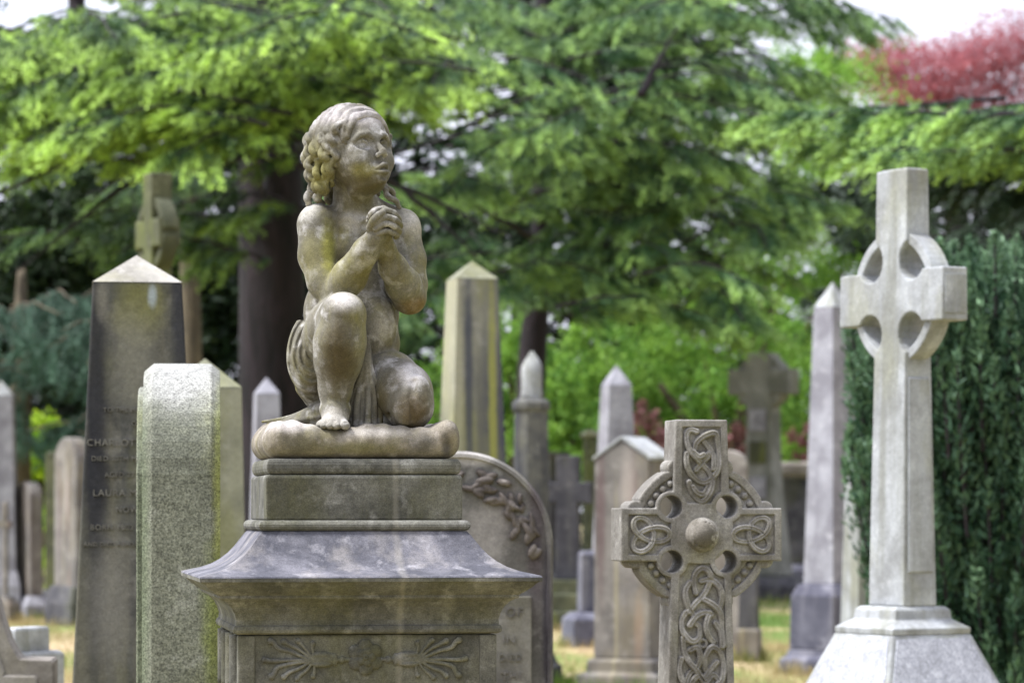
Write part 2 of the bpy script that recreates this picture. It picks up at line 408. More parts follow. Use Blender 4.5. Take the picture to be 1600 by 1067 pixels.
# frieze carving
FU = (SD0-h0*pc)/FPX
def frieze(name, build, lo, hi, h=.8):
    f = Field(lo, hi, h); build(f); V, F = f.mesh()
    px0 = 575.0; V = V.copy()
    W3 = np.stack([V[:,0]*FU, -h0 + V[:,1]*FU, V[:,2]*FU + EYE], 1)
    return np_mesh(name, W3, F, M_ped, die)
xc = 575.0
def fl(x, y, d=0.0): return np.array(((x-xc)/pc, d, HY-y))
def palm(sgn):
    cx0 = 568.0
    def m(x, y, d=0): return fl(cx0+sgn*(x-cx0)*1.0+ (6 if sgn > 0 else 0), y, d)
    def b(f):
        for pts, r in (([(478, 1029), (450, 1017), (432, 1012), (424, 1003), (419, 1000)], 4.2), ([(478, 1030), (448, 1030), (422, 1031), (409, 1029)], 3.8), ([(478, 1032), (448, 1036), (430, 1041), (424, 1050), (420, 1055)], 4.2),
                       ([(480, 1027), (462, 1013), (448, 1006), (439, 1001)], 3.6), ([(480, 1033), (462, 1043), (447, 1049), (439, 1056)], 3.6), ([(482, 1025), (472, 1012), (465, 1004), (461, 1000)], 3.4), ([(482, 1035), (474, 1046), (465, 1053), (459, 1059)], 3.4),
                       ([(486, 1024), (483, 1012), (484, 1004)], 3.2), ([(486, 1036), (486, 1048), (484, 1055)], 3.2)):
            sp = spline([m(x, y, -1.5) for x, y in pts], 5); n = len(sp)
            f.tube(sp, [r*(.55+.55*(i/(n-1))) for i in range(n)], 1.2); f.ell(sp[-1], (r*1.25,)*3, 1.5)
        f.ell(m(500, 1029, 0), (21, 6, 12), 3); f.ell(m(497, 1022, -2), (15, 5, 4.5), 1.5); f.ell(m(497, 1037, -2), (15, 5, 4.5), 1.5)
        f.ell(m(518, 1030, 0), (5, 5, 10), 2); f.tube([m(518, 1030, 0), m(545, 1030, 0)], [3.4, 3.4], 1.5); f.ell(m(529, 1030, -1), (5, 6, 6), 1.5)
    return b
def rose(f):
    c = (571, 1026)
    for k in range(6):
        a = 2*math.pi*k/6+.5; f.ell(fl(c[0]+17*math.cos(a), c[1]+17*math.sin(a), -1), (11.5, 6, 11.5), 1.0)
    for k in range(5):
        a = 2*math.pi*k/5; f.ell(fl(c[0]+8.5*math.cos(a), c[1]+8.5*math.sin(a), -5), (7.5, 5, 7.5), .8)
    f.ell(fl(c[0], c[1], -8), (5, 4, 5), .8); f.ell(fl(c[0], c[1], -12.5), (2, 3, 2), .6, 's')
frieze('palmette', palm(1), (-180, -12, -275), (0, 8, -190))
frieze('palmette', palm(-1), (-10, -12, -275), (190, 8, -190))
frieze('rosette', rose, (-45, -18, -270), (40, 8, -185))
# ================================================================ kneeling child on its cushion, carved as an implicit surface
SD, SU = 7.0, 7.0/FPX          # statue's distance (m), metres per unit
def P(x, y, w=0.0):            # photo pixel + depth offset -> local units (right, away, up)
    q = 1+w/FPX
    return np.array(((x-CX)*q, w, (HY-y)*q))
def head_frame(yaw, pitch, roll=0):
    F = Vector((math.sin(yaw)*math.cos(pitch), -math.cos(yaw)*math.cos(pitch), math.sin(pitch)))
    X = Vector((math.cos(yaw), math.sin(yaw), 0)); U = X.cross(-F)
    q = Matrix.Rotation(roll, 3, F)
    return np.array([tuple(q@X), tuple(q@U), tuple(F)])
HM = head_frame(R(43), R(16.5), R(2)); HC = P(552, 235, -25)
def HL(x, y, z): return HC + HM.T @ np.array((x, y, z), float)
MW = np.stack
def to_world(V):
    return np.stack([V[:,0]*SU, SD+V[:,1]*SU, EYE+V[:,2]*SU], 1)

def carve_body(h):
    f = Field((-345, -185, 95), (-105, 165, 655), h)
    # torso
    T = head_frame(R(16), R(4))
    f.ell(P(549, 490, 12), (76, 76, 50), M=T)
    f.ell(P(562, 392, 14), (66, 58, 43), 22, M=T)
    f.ell(P(548, 572, 26), (78, 46, 58), 18, M=T)
    f.ell(P(578, 536, 14), (48, 40, 36), 12, M=T)
    f.ell(P(545, 386, -20), (24, 15, 12), 22, M=T); f.ell(P(598, 388, -8), (22, 14, 12), 22, M=T)
    f.ell(P(585, 508, -22), (36, 42, 22), 20, M=T)
    f.tube([P(577, 420, -42), P(588, 470, -55), P(592, 520, -58), P(590, 548, -52)], [2.2, 2.6, 3, 2.4], 5, 's')   # midline
    f.ell(P(592, 517, -60), (3.2, 4.5, 6), 3, 's')
    # neck and clavicles
    f.cone(P(559, 352, 6), P(550, 282, 2), 41, 29, 5)
    f.cone(P(556, 350, 8), P(500, 352, -4), 24, 24, 16); f.cone(P(575, 350, 12), P(630, 354, 26), 24, 22, 16); f.cone(P(572, 326, 16), P(628, 350, 28), 22, 21, 14)
    f.tube([P(566, 347, -32), P(545, 341, -30), P(520, 340, -22)], [3.5, 4, 3], 8); f.tube([P(578, 348, -28), P(600, 344, -16)], [3.5, 3], 8)
    f.ell(P(571, 352, -34), (6, 6, 6), 7, 's')
    # right arm (nearer): shoulder, upper arm, elbow, forearm
    f.ell(P(496, 352, -12), (31, 30, 34), 12)
    f.chain([P(494, 352, -14), P(496, 400, -26), P(508, 440, -40), P(524, 461, -52)], [29, 29, 27, 25], 5, kin=9)
    f.chain([P(526, 459, -54), P(546, 432, -74), P(572, 392, -102), P(586, 370, -114)], [25, 26.5, 20, 15], 5, kin=8)
    # left arm
    f.ell(P(632, 362, 26), (25, 32, 30), 12)
    f.chain([P(634, 360, 24), P(643, 405, 14), P(645, 445, 2), P(640, 466, -8)], [22, 22, 22, 25], 5, kin=8)
    f.chain([P(640, 464, -10), P(630, 445, -32), P(614, 418, -62), P(603, 392, -84), P(600, 372, -94)], [26, 27, 21.5, 15, 13], 5, kin=8)
    # raised right leg
    f.cone(P(500, 562, 38), P(522, 512, -50), 46, 42, 8); f.cone(P(522, 512, -50), P(535, 492, -108), 42, 34, 10)
    f.ell(P(538, 487, -112), (31, 29, 27), 8)
    f.ell(P(541, 484, -128), (15, 17, 14), 10)
    f.chain([P(536, 496, -108), P(531, 535, -104), P(528, 565, -98), P(524, 605, -90), P(523, 640, -92)], [35, 38.5, 35, 24.5, 20.5], 6, kin=12)
    f.cone(P(529, 510, -134), P(524, 610, -112), 7, 5, 14)            # shin ridge
    f.ell(P(506, 640, -92), (7, 7, 7), 7); f.ell(P(541, 638, -92), (7, 7, 7), 7)      # ankle bones
    f.cone(P(527, 652, -72), P(524, 650, -105), 17, 19, 10)
    f.cone(P(524, 649, -105), P(520, 660, -124), 19, 12, 9)
    f.ell(P(520, 662, -122), (25, 17, 9.5), 8)
    for x, y, w, r, dx in ((539, 664, -138, 7.4, 2), (526, 664.5, -141, 5.6, 0), (515.5, 665, -139, 5.4, -1), (506, 665, -134, 5.2, -2), (498.5, 664.5, -127, 4.8, -3)):
        f.cone(P(x-dx, y-3, w+14), P(x, y-.5, w), r*.85, r*.88, 2.5); f.ell(P(x+dx*.3, y+.6, w-3), (r, r*1.15, r*.92), 1.6)
        f.ell(P(x+dx*.5, y-4.5, w-8), (r*.55, 3, 2.4), 1.5, 's')       # nails
    # kneeling left leg
    f.chain([P(590, 599, 34), P(608, 597, -12), P(630, 612, -48), P(639, 630, -70)], [48, 46.5, 43, 39], 3, kin=14)
    f.ell(P(644, 625, -88), (22, 26, 22), 14); f.ell(P(640, 642, -76), (33, 28, 29), 10)
    f.chain([P(640, 642, -66), P(622, 652, 30), P(606, 656, 100)], [30, 27, 18], 6, kin=8)
    f.chain([P(606, 656, 100), P(596, 660, 132)], [16, 12], 6)
    f.ell(P(655, 606, -92), (15, 13, 19), 12); f.ell(P(632, 640, -104), (16, 10, 24), 12); f.tube([P(646, 596, -100), P(643, 622, -116), P(645, 655, -106)], [3, 3.5, 3], 9, 's'); f.tube([P(618, 640, -92), P(606, 652, -80)], [4, 4], 7, 's')
    # head
    e = lambda c, r, k=0.0, op='u': f.ell(HL(*c), r, k, op, M=HM)
    t = lambda pts, r, k=0.0, op='u': f.tube([HL(*q) for q in pts], r, k, op)
    e((0, 14, -8), (56, 56, 61), 0)
    e((0, -20, 10), (41, 46, 42), 22)
    e((0, 16, 18), (45, 33, 36), 14)
    for s in (-1, 1):
        e((s*24, -30, 33), (20, 20, 18), 12)              # cheeks
        e((s*28, -14, 36), (14, 8, 8), 10)
        e((s*15, -53, 27), (16, 12, 16), 13)
    e((0, -65, 43), (11, 8, 11), 8); e((0, -66.5, 48), (8, 6.5, 8), 5)
    e((0, -68, 10), (27, 10, 28), 12)                       # under the jaw
    for s in (-1, 1):
        e((s*22.5, -8.5, 55), (16, 10.5, 17), 6, 's')        # sockets
        e((s*21, -11, 35.5), (12.8, 10, 12), 2.0)             # eyeballs
        t([(s*8.5, -11.5, 45), (s*14, -4.9, 47.5), (s*21, -3.1, 47.5), (s*29, -6.1, 43.5), (s*34.5, -11.5, 38)], [1.6, 2.2, 2.5, 2.2, 1.6], 2.2)
        t([(s*9.5, -13.5, 43), (s*15, -18.1, 44.5), (s*22, -19.1, 44), (s*30, -16, 40.5)], [1.5, 1.8, 2.0, 1.8], 2.0)
        t([(s*6, -1.5, 56), (s*15, 5, 57), (s*27, 4.5, 52), (s*36, -2, 43)], [1.6, 2.2, 2.2, 1.6], 9)
        e((s*12, -16.5, 55), (4.5, 10, 5), 6, 's')
    t([(0, 2, 52), (0, -11, 55), (0, -20, 60.5), (0, -27, 65)], [4.6, 4.0, 4.9, 5.3], 6)
    e((0, -28.5, 65.5), (6, 5.2, 5.4), 3)
    for s in (-1, 1):
        e((s*7, -31, 59.5), (4.6, 4.2, 5.6), 3)
        e((s*3.8, -34.2, 61.6), (2.2, 2.2, 3.2), 1.4, 's')
        e((s*13.5, -34, 58), (3, 7, 5), 5, 's')
    e((0, -51, 45), (17, 12, 12.5), 9)                     # mouth mound
    t([(0, -40, 57.5), (0, -45, 59)], [1.8, 2.6], 2.5, 's')
    t([(-12, -52.6, 52.5), (-6.4, -49.2, 58.5), (-2.4, -47.2, 62), (0, -48.2, 61.8), (2.4, -47.2, 62), (6.4, -49.2, 58.5), (12, -52.6, 52.5)], [1.8, 3.2, 3.7, 3.2, 3.7, 3.2, 1.8], 2)
    t([(-11, -55.8, 52), (-5, -58.6, 57.5), (0, -59.2, 59.4), (5, -58.6, 57.5), (11, -55.8, 52)], [2.2, 3.9, 4.4, 3.9, 2.2], 2.2)
    t([(-13, -53.3, 54), (-7, -53.2, 61.5), (0, -53, 65.5), (7, -53.2, 61.5), (13, -53.3, 54)], [1.3, 1.7, 2.0, 1.7, 1.3], .8, 's')
    e((0, -65.8, 58), (12, 4, 6), 5, 's')
    # hands: palms, then four bent fingers and a thumb each
    f.ell(P(594, 356, -110), (15, 11, 18), 7, M=None)
    f.ell(P(602, 352, -100), (17, 13, 21), 6)
    RH = [([(588, 341, -126), (601, 329.5, -128), (615, 333, -122), (623.5, 342, -110), (622, 347, -100)], 5.8),
          ([(586, 350, -130), (602, 339.5, -133), (617, 343.5, -127), (625.5, 352, -114), (623, 357, -104)], 6.0),
          ([(587, 358, -129), (603, 349.5, -132), (616, 354, -126), (624, 361, -114), (621, 366, -104)], 5.7),
          ([(589, 366, -126), (603, 361, -128), (614, 364, -122), (621, 368, -112), (618, 371, -104)], 5.0)]
    for pts, r in RH:
        f.tube(spline([P(*p) for p in pts], 4), np.linspace(r*.86, r*.74, 17), .5)
        for p in pts[1:3]: f.ell(P(p[0], p[1], p[2]-.6), (r*.92,)*3, .8)
    LH = [([(606, 338, -98), (600, 328, -112), (590, 328, -122), (582, 335, -126), (579, 341, -124)], 5.2),
          ([(603, 336, -94), (594, 326.5, -106), (585, 328.5, -114), (578, 336, -118)], 5.0),
          ([(600, 338, -90), (589, 330, -98), (581, 332, -106), (576, 340, -110)], 4.8),
          ([(598, 344, -88), (586, 337, -92), (578, 340, -98), (575, 346, -103)], 4.4)]
    for pts, r in LH: f.tube(spline([P(*p) for p in pts], 4), np.linspace(r*.92, r*.8, 4*(len(pts)-1)+1), .6)
    f.tube(spline([P(578, 358, -122), P(582, 346, -133), P(590, 337, -137), P(598, 332, -136)], 4), np.linspace(6.2, 4.8, 13), 1.8)   # right thumb
    f.tube(spline([P(610, 352, -96), P(611, 340, -112), P(606, 330, -119), P(599, 325.5, -118)], 4), np.linspace(5.8, 4.6, 13), 1.8)  # left thumb
    return f.mesh()

def curl(f, pts, hr, tr, turns, ph=0.0, k=1.0):      # a ringlet wound round its own axis
    ax = spline([P(*p) for p in pts], 16); n = len(ax); out = []; rr = []
    L = sum((Vector(ax[i+1])-Vector(ax[i])).length for i in range(n-1)); tn = max(1.0, L/25)
    for i, p in enumerate(ax):
        t = i/(n-1); a = ph + tn*2*math.pi*t
        q = min(1, t*5+.3)*(1-.3*t)
        out.append((p[0]+hr*q*math.cos(a), p[1]+.8*hr*q*math.sin(a), p[2]+.3*hr*math.sin(a+.6)))
        rr.append(tr*.80*(.8+.3*math.sin(math.pi*min(1, t*1.15)))*(1-.22*t))
    f.tube(out, rr, k); f.tube(ax, [tr*.5]*n, 2.0)
def carve_hair(h):
    f = Field((-345, -120, 455), (-165, 75, 655), h)
    def strands(x, y, z):
        return -1.5*np.sin(.42*z - .16*y + 1.2*np.sin(x*.07)) - .8*np.sin(.9*z+.25*y)
    f.ell(HL(0, 15, -7), (60.5, 59.5, 65.5), 0, M=HM, disp=strands)
    f.ell(HL(0, -10, 66), (50, 45, 54), 6, 's', M=HM)            # forehead and face left free
    f.ell(HL(0, -80, 10), (75, 58, 90), 6, 's', M=HM)
    f.tube([HL(4, 74, -40), HL(2, 74.5, -5), HL(0, 66, 32)], [1.4, 1.6, 1.4], 2.5, 's')      # parting
    for sd in (-1, 1):
        for i in range(11):                                     # locks combed down from the parting
            z0 = 50-i*9.5+2.2*math.sin(i*2.3); pts = []; rr = []
            for j in range(13):
                al = R(6+j*8.2); z = z0 - 9*(j/12)**1.5 + 1.6*math.sin(j*.9+i)
                q = math.sqrt(max(.02, 1-((z+7)/65.5)**2))
                pts.append(HL(sd*59*q*math.sin(al), 15+57*q*math.cos(al), z)); rr.append(1.6+(2.2+.9*math.sin(i*3.1))*min(1, j/7))
            f.tube(pts, rr, 4.5)
    f.ell(P(500, 248, -22), (21, 30, 46), 5); f.ell(P(507, 232, -50), (15, 16, 28), 4)
    C = [([(537, 192, -74), (526, 200, -80), (520, 210, -76), (524, 224, -74)], 4.5, 6.6, 1.2, 0),
         ([(521, 206, -72), (517, 222, -76), (525, 238, -72), (518, 256, -68), (512, 273, -62)], 5, 7.2, 2.6, 1.0),
         ([(502, 212, -62), (505, 236, -68), (510, 256, -64), (505, 280, -58)], 5, 7.0, 2.5, 2.2),
         ([(494, 218, -50), (489, 240, -56), (483, 258, -50), (487, 274, -48), (497, 287, -50)], 5, 7.0, 2.7, .4),
         ([(512, 262, -52), (503, 282, -56), (500, 298, -54), (499, 313, -50)], 5.5, 7.4, 2.4, 3.1),
         ([(481, 212, -30), (478, 236, -30), (481, 262, -26), (484, 282, -24), (487, 300, -22)], 4.5, 7.0, 3.0, 1.7),
         ([(530, 232, -66), (527, 250, -62), (522, 268, -54), (517, 290, -48)], 4.5, 6.2, 2.2, 4.0),
         ([(486, 296, -22), (483, 308, -20), (481, 320, -16)], 4, 7.5, 1.2, 0),
         ([(497, 300, 0), (500, 315, 4), (503, 330, 6)], 4, 7, 1.2, 1),
         ([(484, 240, 6), (485, 265, 10), (489, 290, 12), (494, 312, 12)], 5, 9, 2.5, 1),
         ([(512, 250, 25), (513, 280, 28), (516, 315, 26)], 6, 11, 2, 1), ([(545, 250, 38), (548, 285, 36), (548, 318, 34)], 6, 11, 2, 1), ([(580, 255, 38), (582, 285, 36), (586, 312, 34)], 6, 10, 2, 1),
         ([(600, 296, 6), (608, 306, 4), (618, 316, 6), (625, 324, 12)], 3.2, 5.6, 2.4, 0), ([(600, 285, 14), (610, 300, 16), (618, 312, 20)], 3.5, 6, 2, 2),
         ([(490, 206, -40), (483, 222, -44), (481, 240, -42), (486, 256, -42)], 4.5, 6.6, 2, .9), ([(512, 200, -66), (509, 214, -70), (512, 232, -72), (507, 246, -70)], 4.5, 6.6, 2, 2.8),
         ([(494, 250, -54), (497, 268, -58), (492, 284, -54), (494, 300, -48)], 4.5, 6.8, 2, 5.0), ([(524, 252, -60), (516, 266, -62), (511, 286, -56), (508, 304, -50)], 4.2, 6.4, 2, .3),
         ([(609, 212, 0), (610, 222, -2), (609, 232, 0)], 2.0, 4.2, 1.2, 0)]
    for pts, hr, tr, tu, ph in C: curl(f, pts, hr, tr, tu, ph, 1.2)
    return f.mesh()

def carve_drapery(h):
    f = Field((-410, -150, 118), (-185, 130, 300), h)
    def folds(x, y, z):      # crescent folds round the hip
        d = np.sqrt(((x-6)/40)**2 + ((y-6)/60)**2)
        return (-1.9*np.sin(d*26 + 1.5*np.sin(y*.05)) - .5*np.sin(d*47+1))*np.clip(1.2-z*.0, 0, 1)
    f.ell(P(486, 556, 22), (39, 57, 66), 0, disp=lambda x, y, z: folds(x, z, y))
    f.ell(P(500, 598, 40), (34, 36, 45), 12)
    for i, (x, y, w, r) in enumerate(((549, 668, -66, 5.5), (557, 669, -74, 6.5), (566, 669, -68, 5.5), (574, 669, -76, 6), (583, 668, -66, 6), (592, 667, -58, 6))):
        f.tube(spline([P(574+i*.6, 528+i*3, -74), P(570+i*2.6-3, 575, -78+ (i % 2)*8), P(x+1.5, 625, w-2), P(x, y+2, w)], 6), np.linspace(2.6, r, 19), 2.2)
    f.cone(P(574, 560, -58), P(570, 668, -52), 8, 24, 5)
    # tail of the cloth trailing over the cushion
    f.tube([P(508, 646, 10), P(480, 655, 26), P(450, 664, 46), P(420, 669, 56)], [22, 17, 12, 8], 4)
    f.tube(spline([P(510, 628, 6), P(482, 640, 22), P(470, 646, 30), P(440, 654, 44), P(410, 659, 58)], 4), np.linspace(4, 2.2, 17), 2.5)
    f.tube(spline([P(500, 650, -10), P(470, 656, 14), P(440, 662, 30)], 4), np.linspace(4, 3, 9), 3)
    return f.mesh()

def carve_cushion(h):
    f = Field((-415, -190, 72), (-80, 190, 165), h)
    a = R(9); c0, s0 = math.cos(a), math.sin(a); cu, cw = -248.0, 2.0
    A, B, rr = 150.0, 146.0, 25.0
    def g(x, y, z):
        u = (x-cu)*c0 + (y-cw)*s0; w = -(x-cu)*s0 + (y-cw)*c0
        top = 133 + 6*np.exp(-((u+112)/30)**2) - 7*np.exp(-((u+40)/30)**2)*(w < 40) + 2.5*np.exp(-((u-22)/22)**2) - 3.5*np.exp(-((u-84)/26)**2) + 7*np.exp(-((u-132)/15)**2) - .0006*w*w*0
        bot = 81.0
        mid = (top+bot)/2; hh = (top-bot)/2
        lump = 1.6*np.sin(u*.11+.6)*np.sin(w*.05) + 1.2*np.sin(u*.23)
        gath = 1.0*np.sin(w*.35)*np.clip((-u-112)/30, 0, 1)
        qx = np.abs(u)-(A-rr); qy = np.abs(w)-(B-rr) + 0*z; qz = np.abs(z-mid)-np.maximum(hh-rr, 0)
        r2 = np.minimum(rr, hh)
        o = np.sqrt(np.maximum(qx,0)**2+np.maximum(qy,0)**2+np.maximum(qz,0)**2)+np.minimum(np.maximum(qx, np.maximum(qy, qz)), 0) - r2
        return np.maximum(o - lump*np.clip((z-92)/16, 0, 1) - gath*np.clip((z-88)/10, 0, 1), 82.0-z)
    f.put(g, (cu-190, -190, 75), (cu+190, 190, 160), 0, pad=0)
    f.ell((cu+150*c0-6*s0*-1, -115, 122), (16, 20, 19), 10)
    f.put(lambda x, y, z: 81.5-z + 0*x + 0*y, (-420, -200, 70), (-70, 200, 82), 0, 's', pad=8) if False else None
    return f.mesh()

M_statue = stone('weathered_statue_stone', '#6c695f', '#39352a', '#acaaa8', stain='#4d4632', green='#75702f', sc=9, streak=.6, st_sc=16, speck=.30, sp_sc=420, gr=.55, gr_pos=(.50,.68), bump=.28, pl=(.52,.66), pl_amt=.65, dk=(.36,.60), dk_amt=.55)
M_cushion = stone('weathered_cushion_stone', '#8d867a', '#4e4a42', '#b3aca6', stain='#5c5546', green='#6f6a3c', sc=11, streak=.5, st_sc=14, speck=.3, sp_sc=380, gr=.3, bump=.3)
st = empty('child_statue', (at(555, 700, SD).x, SD, EYE+82*SU))
tag(st, 'weathered stone statue of a kneeling child with clasped hands, looking up from its cushion', 'statue')
def sp(x, y, w): return (np.array(P(x, y, w))*SU + np.array((0, SD, EYE)) - np.array(tuple(st.location)))
patches(M_statue, [(sp(*c), np.array(r_)*SU, k_, a_) for c, r_, k_, a_ in (  # olive stains, plus pale tops and dark undersides painted as top light and shade
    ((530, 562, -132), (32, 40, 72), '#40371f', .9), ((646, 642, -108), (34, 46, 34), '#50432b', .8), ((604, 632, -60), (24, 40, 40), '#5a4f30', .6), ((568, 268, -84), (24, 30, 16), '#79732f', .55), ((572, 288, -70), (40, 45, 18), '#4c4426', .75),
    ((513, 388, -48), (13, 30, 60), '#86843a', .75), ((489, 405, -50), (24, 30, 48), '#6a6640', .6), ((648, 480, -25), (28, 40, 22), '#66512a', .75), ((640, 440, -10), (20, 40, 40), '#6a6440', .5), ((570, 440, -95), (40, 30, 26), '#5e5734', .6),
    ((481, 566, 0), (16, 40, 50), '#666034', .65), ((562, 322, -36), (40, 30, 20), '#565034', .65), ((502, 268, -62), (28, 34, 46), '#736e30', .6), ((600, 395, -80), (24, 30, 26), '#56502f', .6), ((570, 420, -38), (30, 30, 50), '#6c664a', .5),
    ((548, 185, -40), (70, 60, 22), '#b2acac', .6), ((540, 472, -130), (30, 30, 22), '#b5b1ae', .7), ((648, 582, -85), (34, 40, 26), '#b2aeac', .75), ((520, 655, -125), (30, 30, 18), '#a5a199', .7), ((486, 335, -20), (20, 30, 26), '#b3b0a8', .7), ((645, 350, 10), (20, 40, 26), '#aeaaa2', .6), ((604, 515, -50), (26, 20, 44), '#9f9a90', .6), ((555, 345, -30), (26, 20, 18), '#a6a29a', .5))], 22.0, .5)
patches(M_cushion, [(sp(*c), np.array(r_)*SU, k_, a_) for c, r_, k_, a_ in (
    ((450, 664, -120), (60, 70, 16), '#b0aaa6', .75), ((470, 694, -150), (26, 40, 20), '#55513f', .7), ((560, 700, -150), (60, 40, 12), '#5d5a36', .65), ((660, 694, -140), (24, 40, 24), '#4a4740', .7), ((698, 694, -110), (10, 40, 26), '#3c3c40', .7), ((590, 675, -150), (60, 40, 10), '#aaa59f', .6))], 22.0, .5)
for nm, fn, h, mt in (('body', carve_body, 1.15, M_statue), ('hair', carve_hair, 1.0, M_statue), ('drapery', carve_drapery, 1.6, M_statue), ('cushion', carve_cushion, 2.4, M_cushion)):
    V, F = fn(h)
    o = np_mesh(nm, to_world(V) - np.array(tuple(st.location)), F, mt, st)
# ================================================================ headstones, crosses and obelisks
M_granite = stone('speckled_granite', '#6b6d60', '#2b2e26', '#9a9b92', green='#6a6b3d', sc=4, speck=.9, sp_sc=230, gr=.45, gr_pos=(.52,.68), bump=.3, pit=.35, dk=(.40,.58), dk_amt=.3, sp2=.35)
M_slate = stone('dark_weathered_obelisk_stone', '#4b4b46', '#1f2026', '#77756f', stain='#6f6b58', green='#55562f', sc=4, streak=.5, st_sc=6, dk=(.42,.6), speck=.28, sp_sc=240, gr=.45, bump=.25, dk_amt=.7)
M_cap = stone('pale_weathered_cap_stone', '#96938c', '#6e6b62', '#b4b1aa', green='#85835d', sc=6, speck=.2, gr=.4, bump=.2)
M_celtic = stone('grey_carved_sandstone', '#88857f', '#57534c', '#aaa7a2', stain='#5b5853', green='#6b6838', sc=8, streak=.35, st_sc=14, speck=.34, sp_sc=300, gr=.35, gr_pos=(.55,.7), bump=.3)
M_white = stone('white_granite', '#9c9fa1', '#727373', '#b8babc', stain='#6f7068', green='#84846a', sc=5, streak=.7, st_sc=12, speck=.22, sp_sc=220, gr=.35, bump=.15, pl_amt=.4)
M_panel = stone('pale_speckled_granite', '#9b9da4', '#70727a', '#b4b6bc', sc=9, speck=.45, sp_sc=150, bump=.1, dk_amt=.3, lich=0)
M_greenpale = stone('algae_green_stone', '#82826f', '#5d5e50', '#9c9b8c', stain='#66664b', green='#6c6d42', sc=4, streak=.5, st_sc=7, speck=.2, gr=.5, bump=.2, li_sc=12)
M_lilac = stone('pale_lilac_stone', '#929298', '#67656c', '#b0afb3', stain='#6d6b73', sc=4, streak=.6, st_sc=7, speck=.15, bump=.2, lich=0)
M_striped = stone('streaked_obelisk_stone', '#78776a', '#565652', '#95938a', stain='#3f4048', green='#7f7f50', sc=3, streak=.85, st_sc=5.5, st_pos=(.46,.56), speck=.15, gr=.5, bump=.2, li_sc=12)
M_brown = stone('brown_streaked_sandstone', '#7b7772', '#4e4b49', '#9d9994', stain='#544b49', green='#7a7053', sc=3, streak=.65, st_sc=6, speck=.15, gr=.3, bump=.2, li_sc=12)
M_darkstone = stone('sooty_dark_stone', '#4d4c50', '#2c2c31', '#6c6a69', stain='#5d5c58', green='#55573a', sc=3, streak=.5, st_sc=5, speck=.15, gr=.35, bump=.2, li_sc=12)
M_moss = stone('mossy_dark_stone', '#575942', '#34372a', '#777760', stain='#3c3f30', green='#5c6330', sc=3, streak=.5, st_sc=5, speck=.15, gr=.6, bump=.2, li_sc=12)
M_blue = stone('blue_grey_granite', '#5f5f6a', '#3b3b47', '#8b8a92', stain='#7c7a80', sc=3, streak=.6, st_sc=7, speck=.15, bump=.2, lich=0)
M_head = stone('grey_headstone_sandstone', '#8e8982', '#59534e', '#aaa69f', stain='#665e59', green='#777257', sc=4, streak=.55, st_sc=7, speck=.22, sp_sc=220, gr=.3, bump=.25)
M_garland = stone('sooty_garland_stone', '#625b55', '#3a3533', '#8a847e', sc=9, speck=.2, bump=.2)
M_farcross = stone('grey_green_far_stone', '#7f807b', '#54564f', '#9fa09c', stain='#5f615a', green='#6b6e54', sc=2, streak=.5, st_sc=4, speck=.1, gr=.4, bump=.2, lich=0)
M_column = stone('dark_streaked_column_stone', '#66655c', '#35363b', '#8f8e84', stain='#33343b', green='#74754e', sc=3, streak=.9, st_sc=6, st_pos=(.44,.54), speck=.15, gr=.4, bump=.2, li_sc=12)
M_headdark = stone('dark_grey_headstone_sandstone', '#73716c', '#454340', '#999791', stain='#524c49', green='#6a664f', sc=4, streak=.6, st_sc=7, speck=.25, sp_sc=220, gr=.3, bump=.25)
M_letter = stone('pale_cut_lettering', '#72706a', '#5a5852', '#8a887f', sc=30, speck=.2, bump=.1, lich=0)

def face_cam(px): return -math.atan((px-CX)/FPX)        # rotation that turns a stone straight at the camera's side of the path
def root(name, px, D, label, cat, rz=0.0, group=None):
    o = empty(name, ((px-CX)/FPX*D, D, 0), rz); return tag(o, label, cat, group)
def zz(py, D): return EYE-(py-HY)/FPX*D

def obelisk(px, D, rz, rows, mat, cap_mat, label, cat='obelisk', base=None, base_mat=None, name='obelisk', depth=1.0, bev=.006):
    """rows: (half width in px along the row, py) from the bottom to the shoulder, the last one is the apex"""
    u = D/FPX; o = root(name, px, D, label, cat, rz)
    k = 1/(abs(math.cos(rz-face_cam(px)))+abs(math.sin(rz-face_cam(px)))*depth)
    bm = bmesh.new(); b_taper(bm, [(w*u*k, w*u*k*depth, zz(y, D)) for w, y in rows[:-1]]); bm_obj('shaft', bm, mat, o, bevel=bev)
    w, y = rows[-2]; yt = rows[-1][1]
    bm = bmesh.new(); b_taper(bm, [(w*u*k*1.006, w*u*k*1.006*depth, zz(y, D)+.001), (0, 0, zz(yt, D))]); bm_obj('cap', bm, cap_mat, o, bevel=bev*.6)
    if base:
        for i, tiers_ in enumerate(base):
            bm = bmesh.new(); b_taper(bm, [(w*u*k, w*u*k*depth, zz(y, D) if y < 5000 else -.05) for w, y in tiers_])
            bm_obj('base' if i == 0 else 'plinth', bm, base_mat or mat, o, bevel=.012)
    return o

def lettering(parent, rows, mat, y, name='inscription', ext=.0012):
    """rows: (text, x, z, cap height) in the parent's local metres, standing on the plane y"""
    for txt, x, z, hgt in rows:
        cu = bpy.data.curves.new('inscription', 'FONT'); cu.body = txt; cu.size = hgt*1.38; cu.extrude = ext; cu.space_character = 1.15
        t = bpy.data.objects.new('tmp', cu); COL.objects.link(t)
        bpy.context.view_layer.update()
        me = bpy.data.meshes.new_from_object(t.evaluated_get(bpy.context.evaluated_depsgraph_get()))
        bpy.data.objects.remove(t)
        me.materials.clear(); me.materials.append(mat); me.name = name
        o = bpy.data.objects.new(name, me); o.rotation_euler = (R(90), 0, 0); o.location = (x, y, z); link(o, parent)

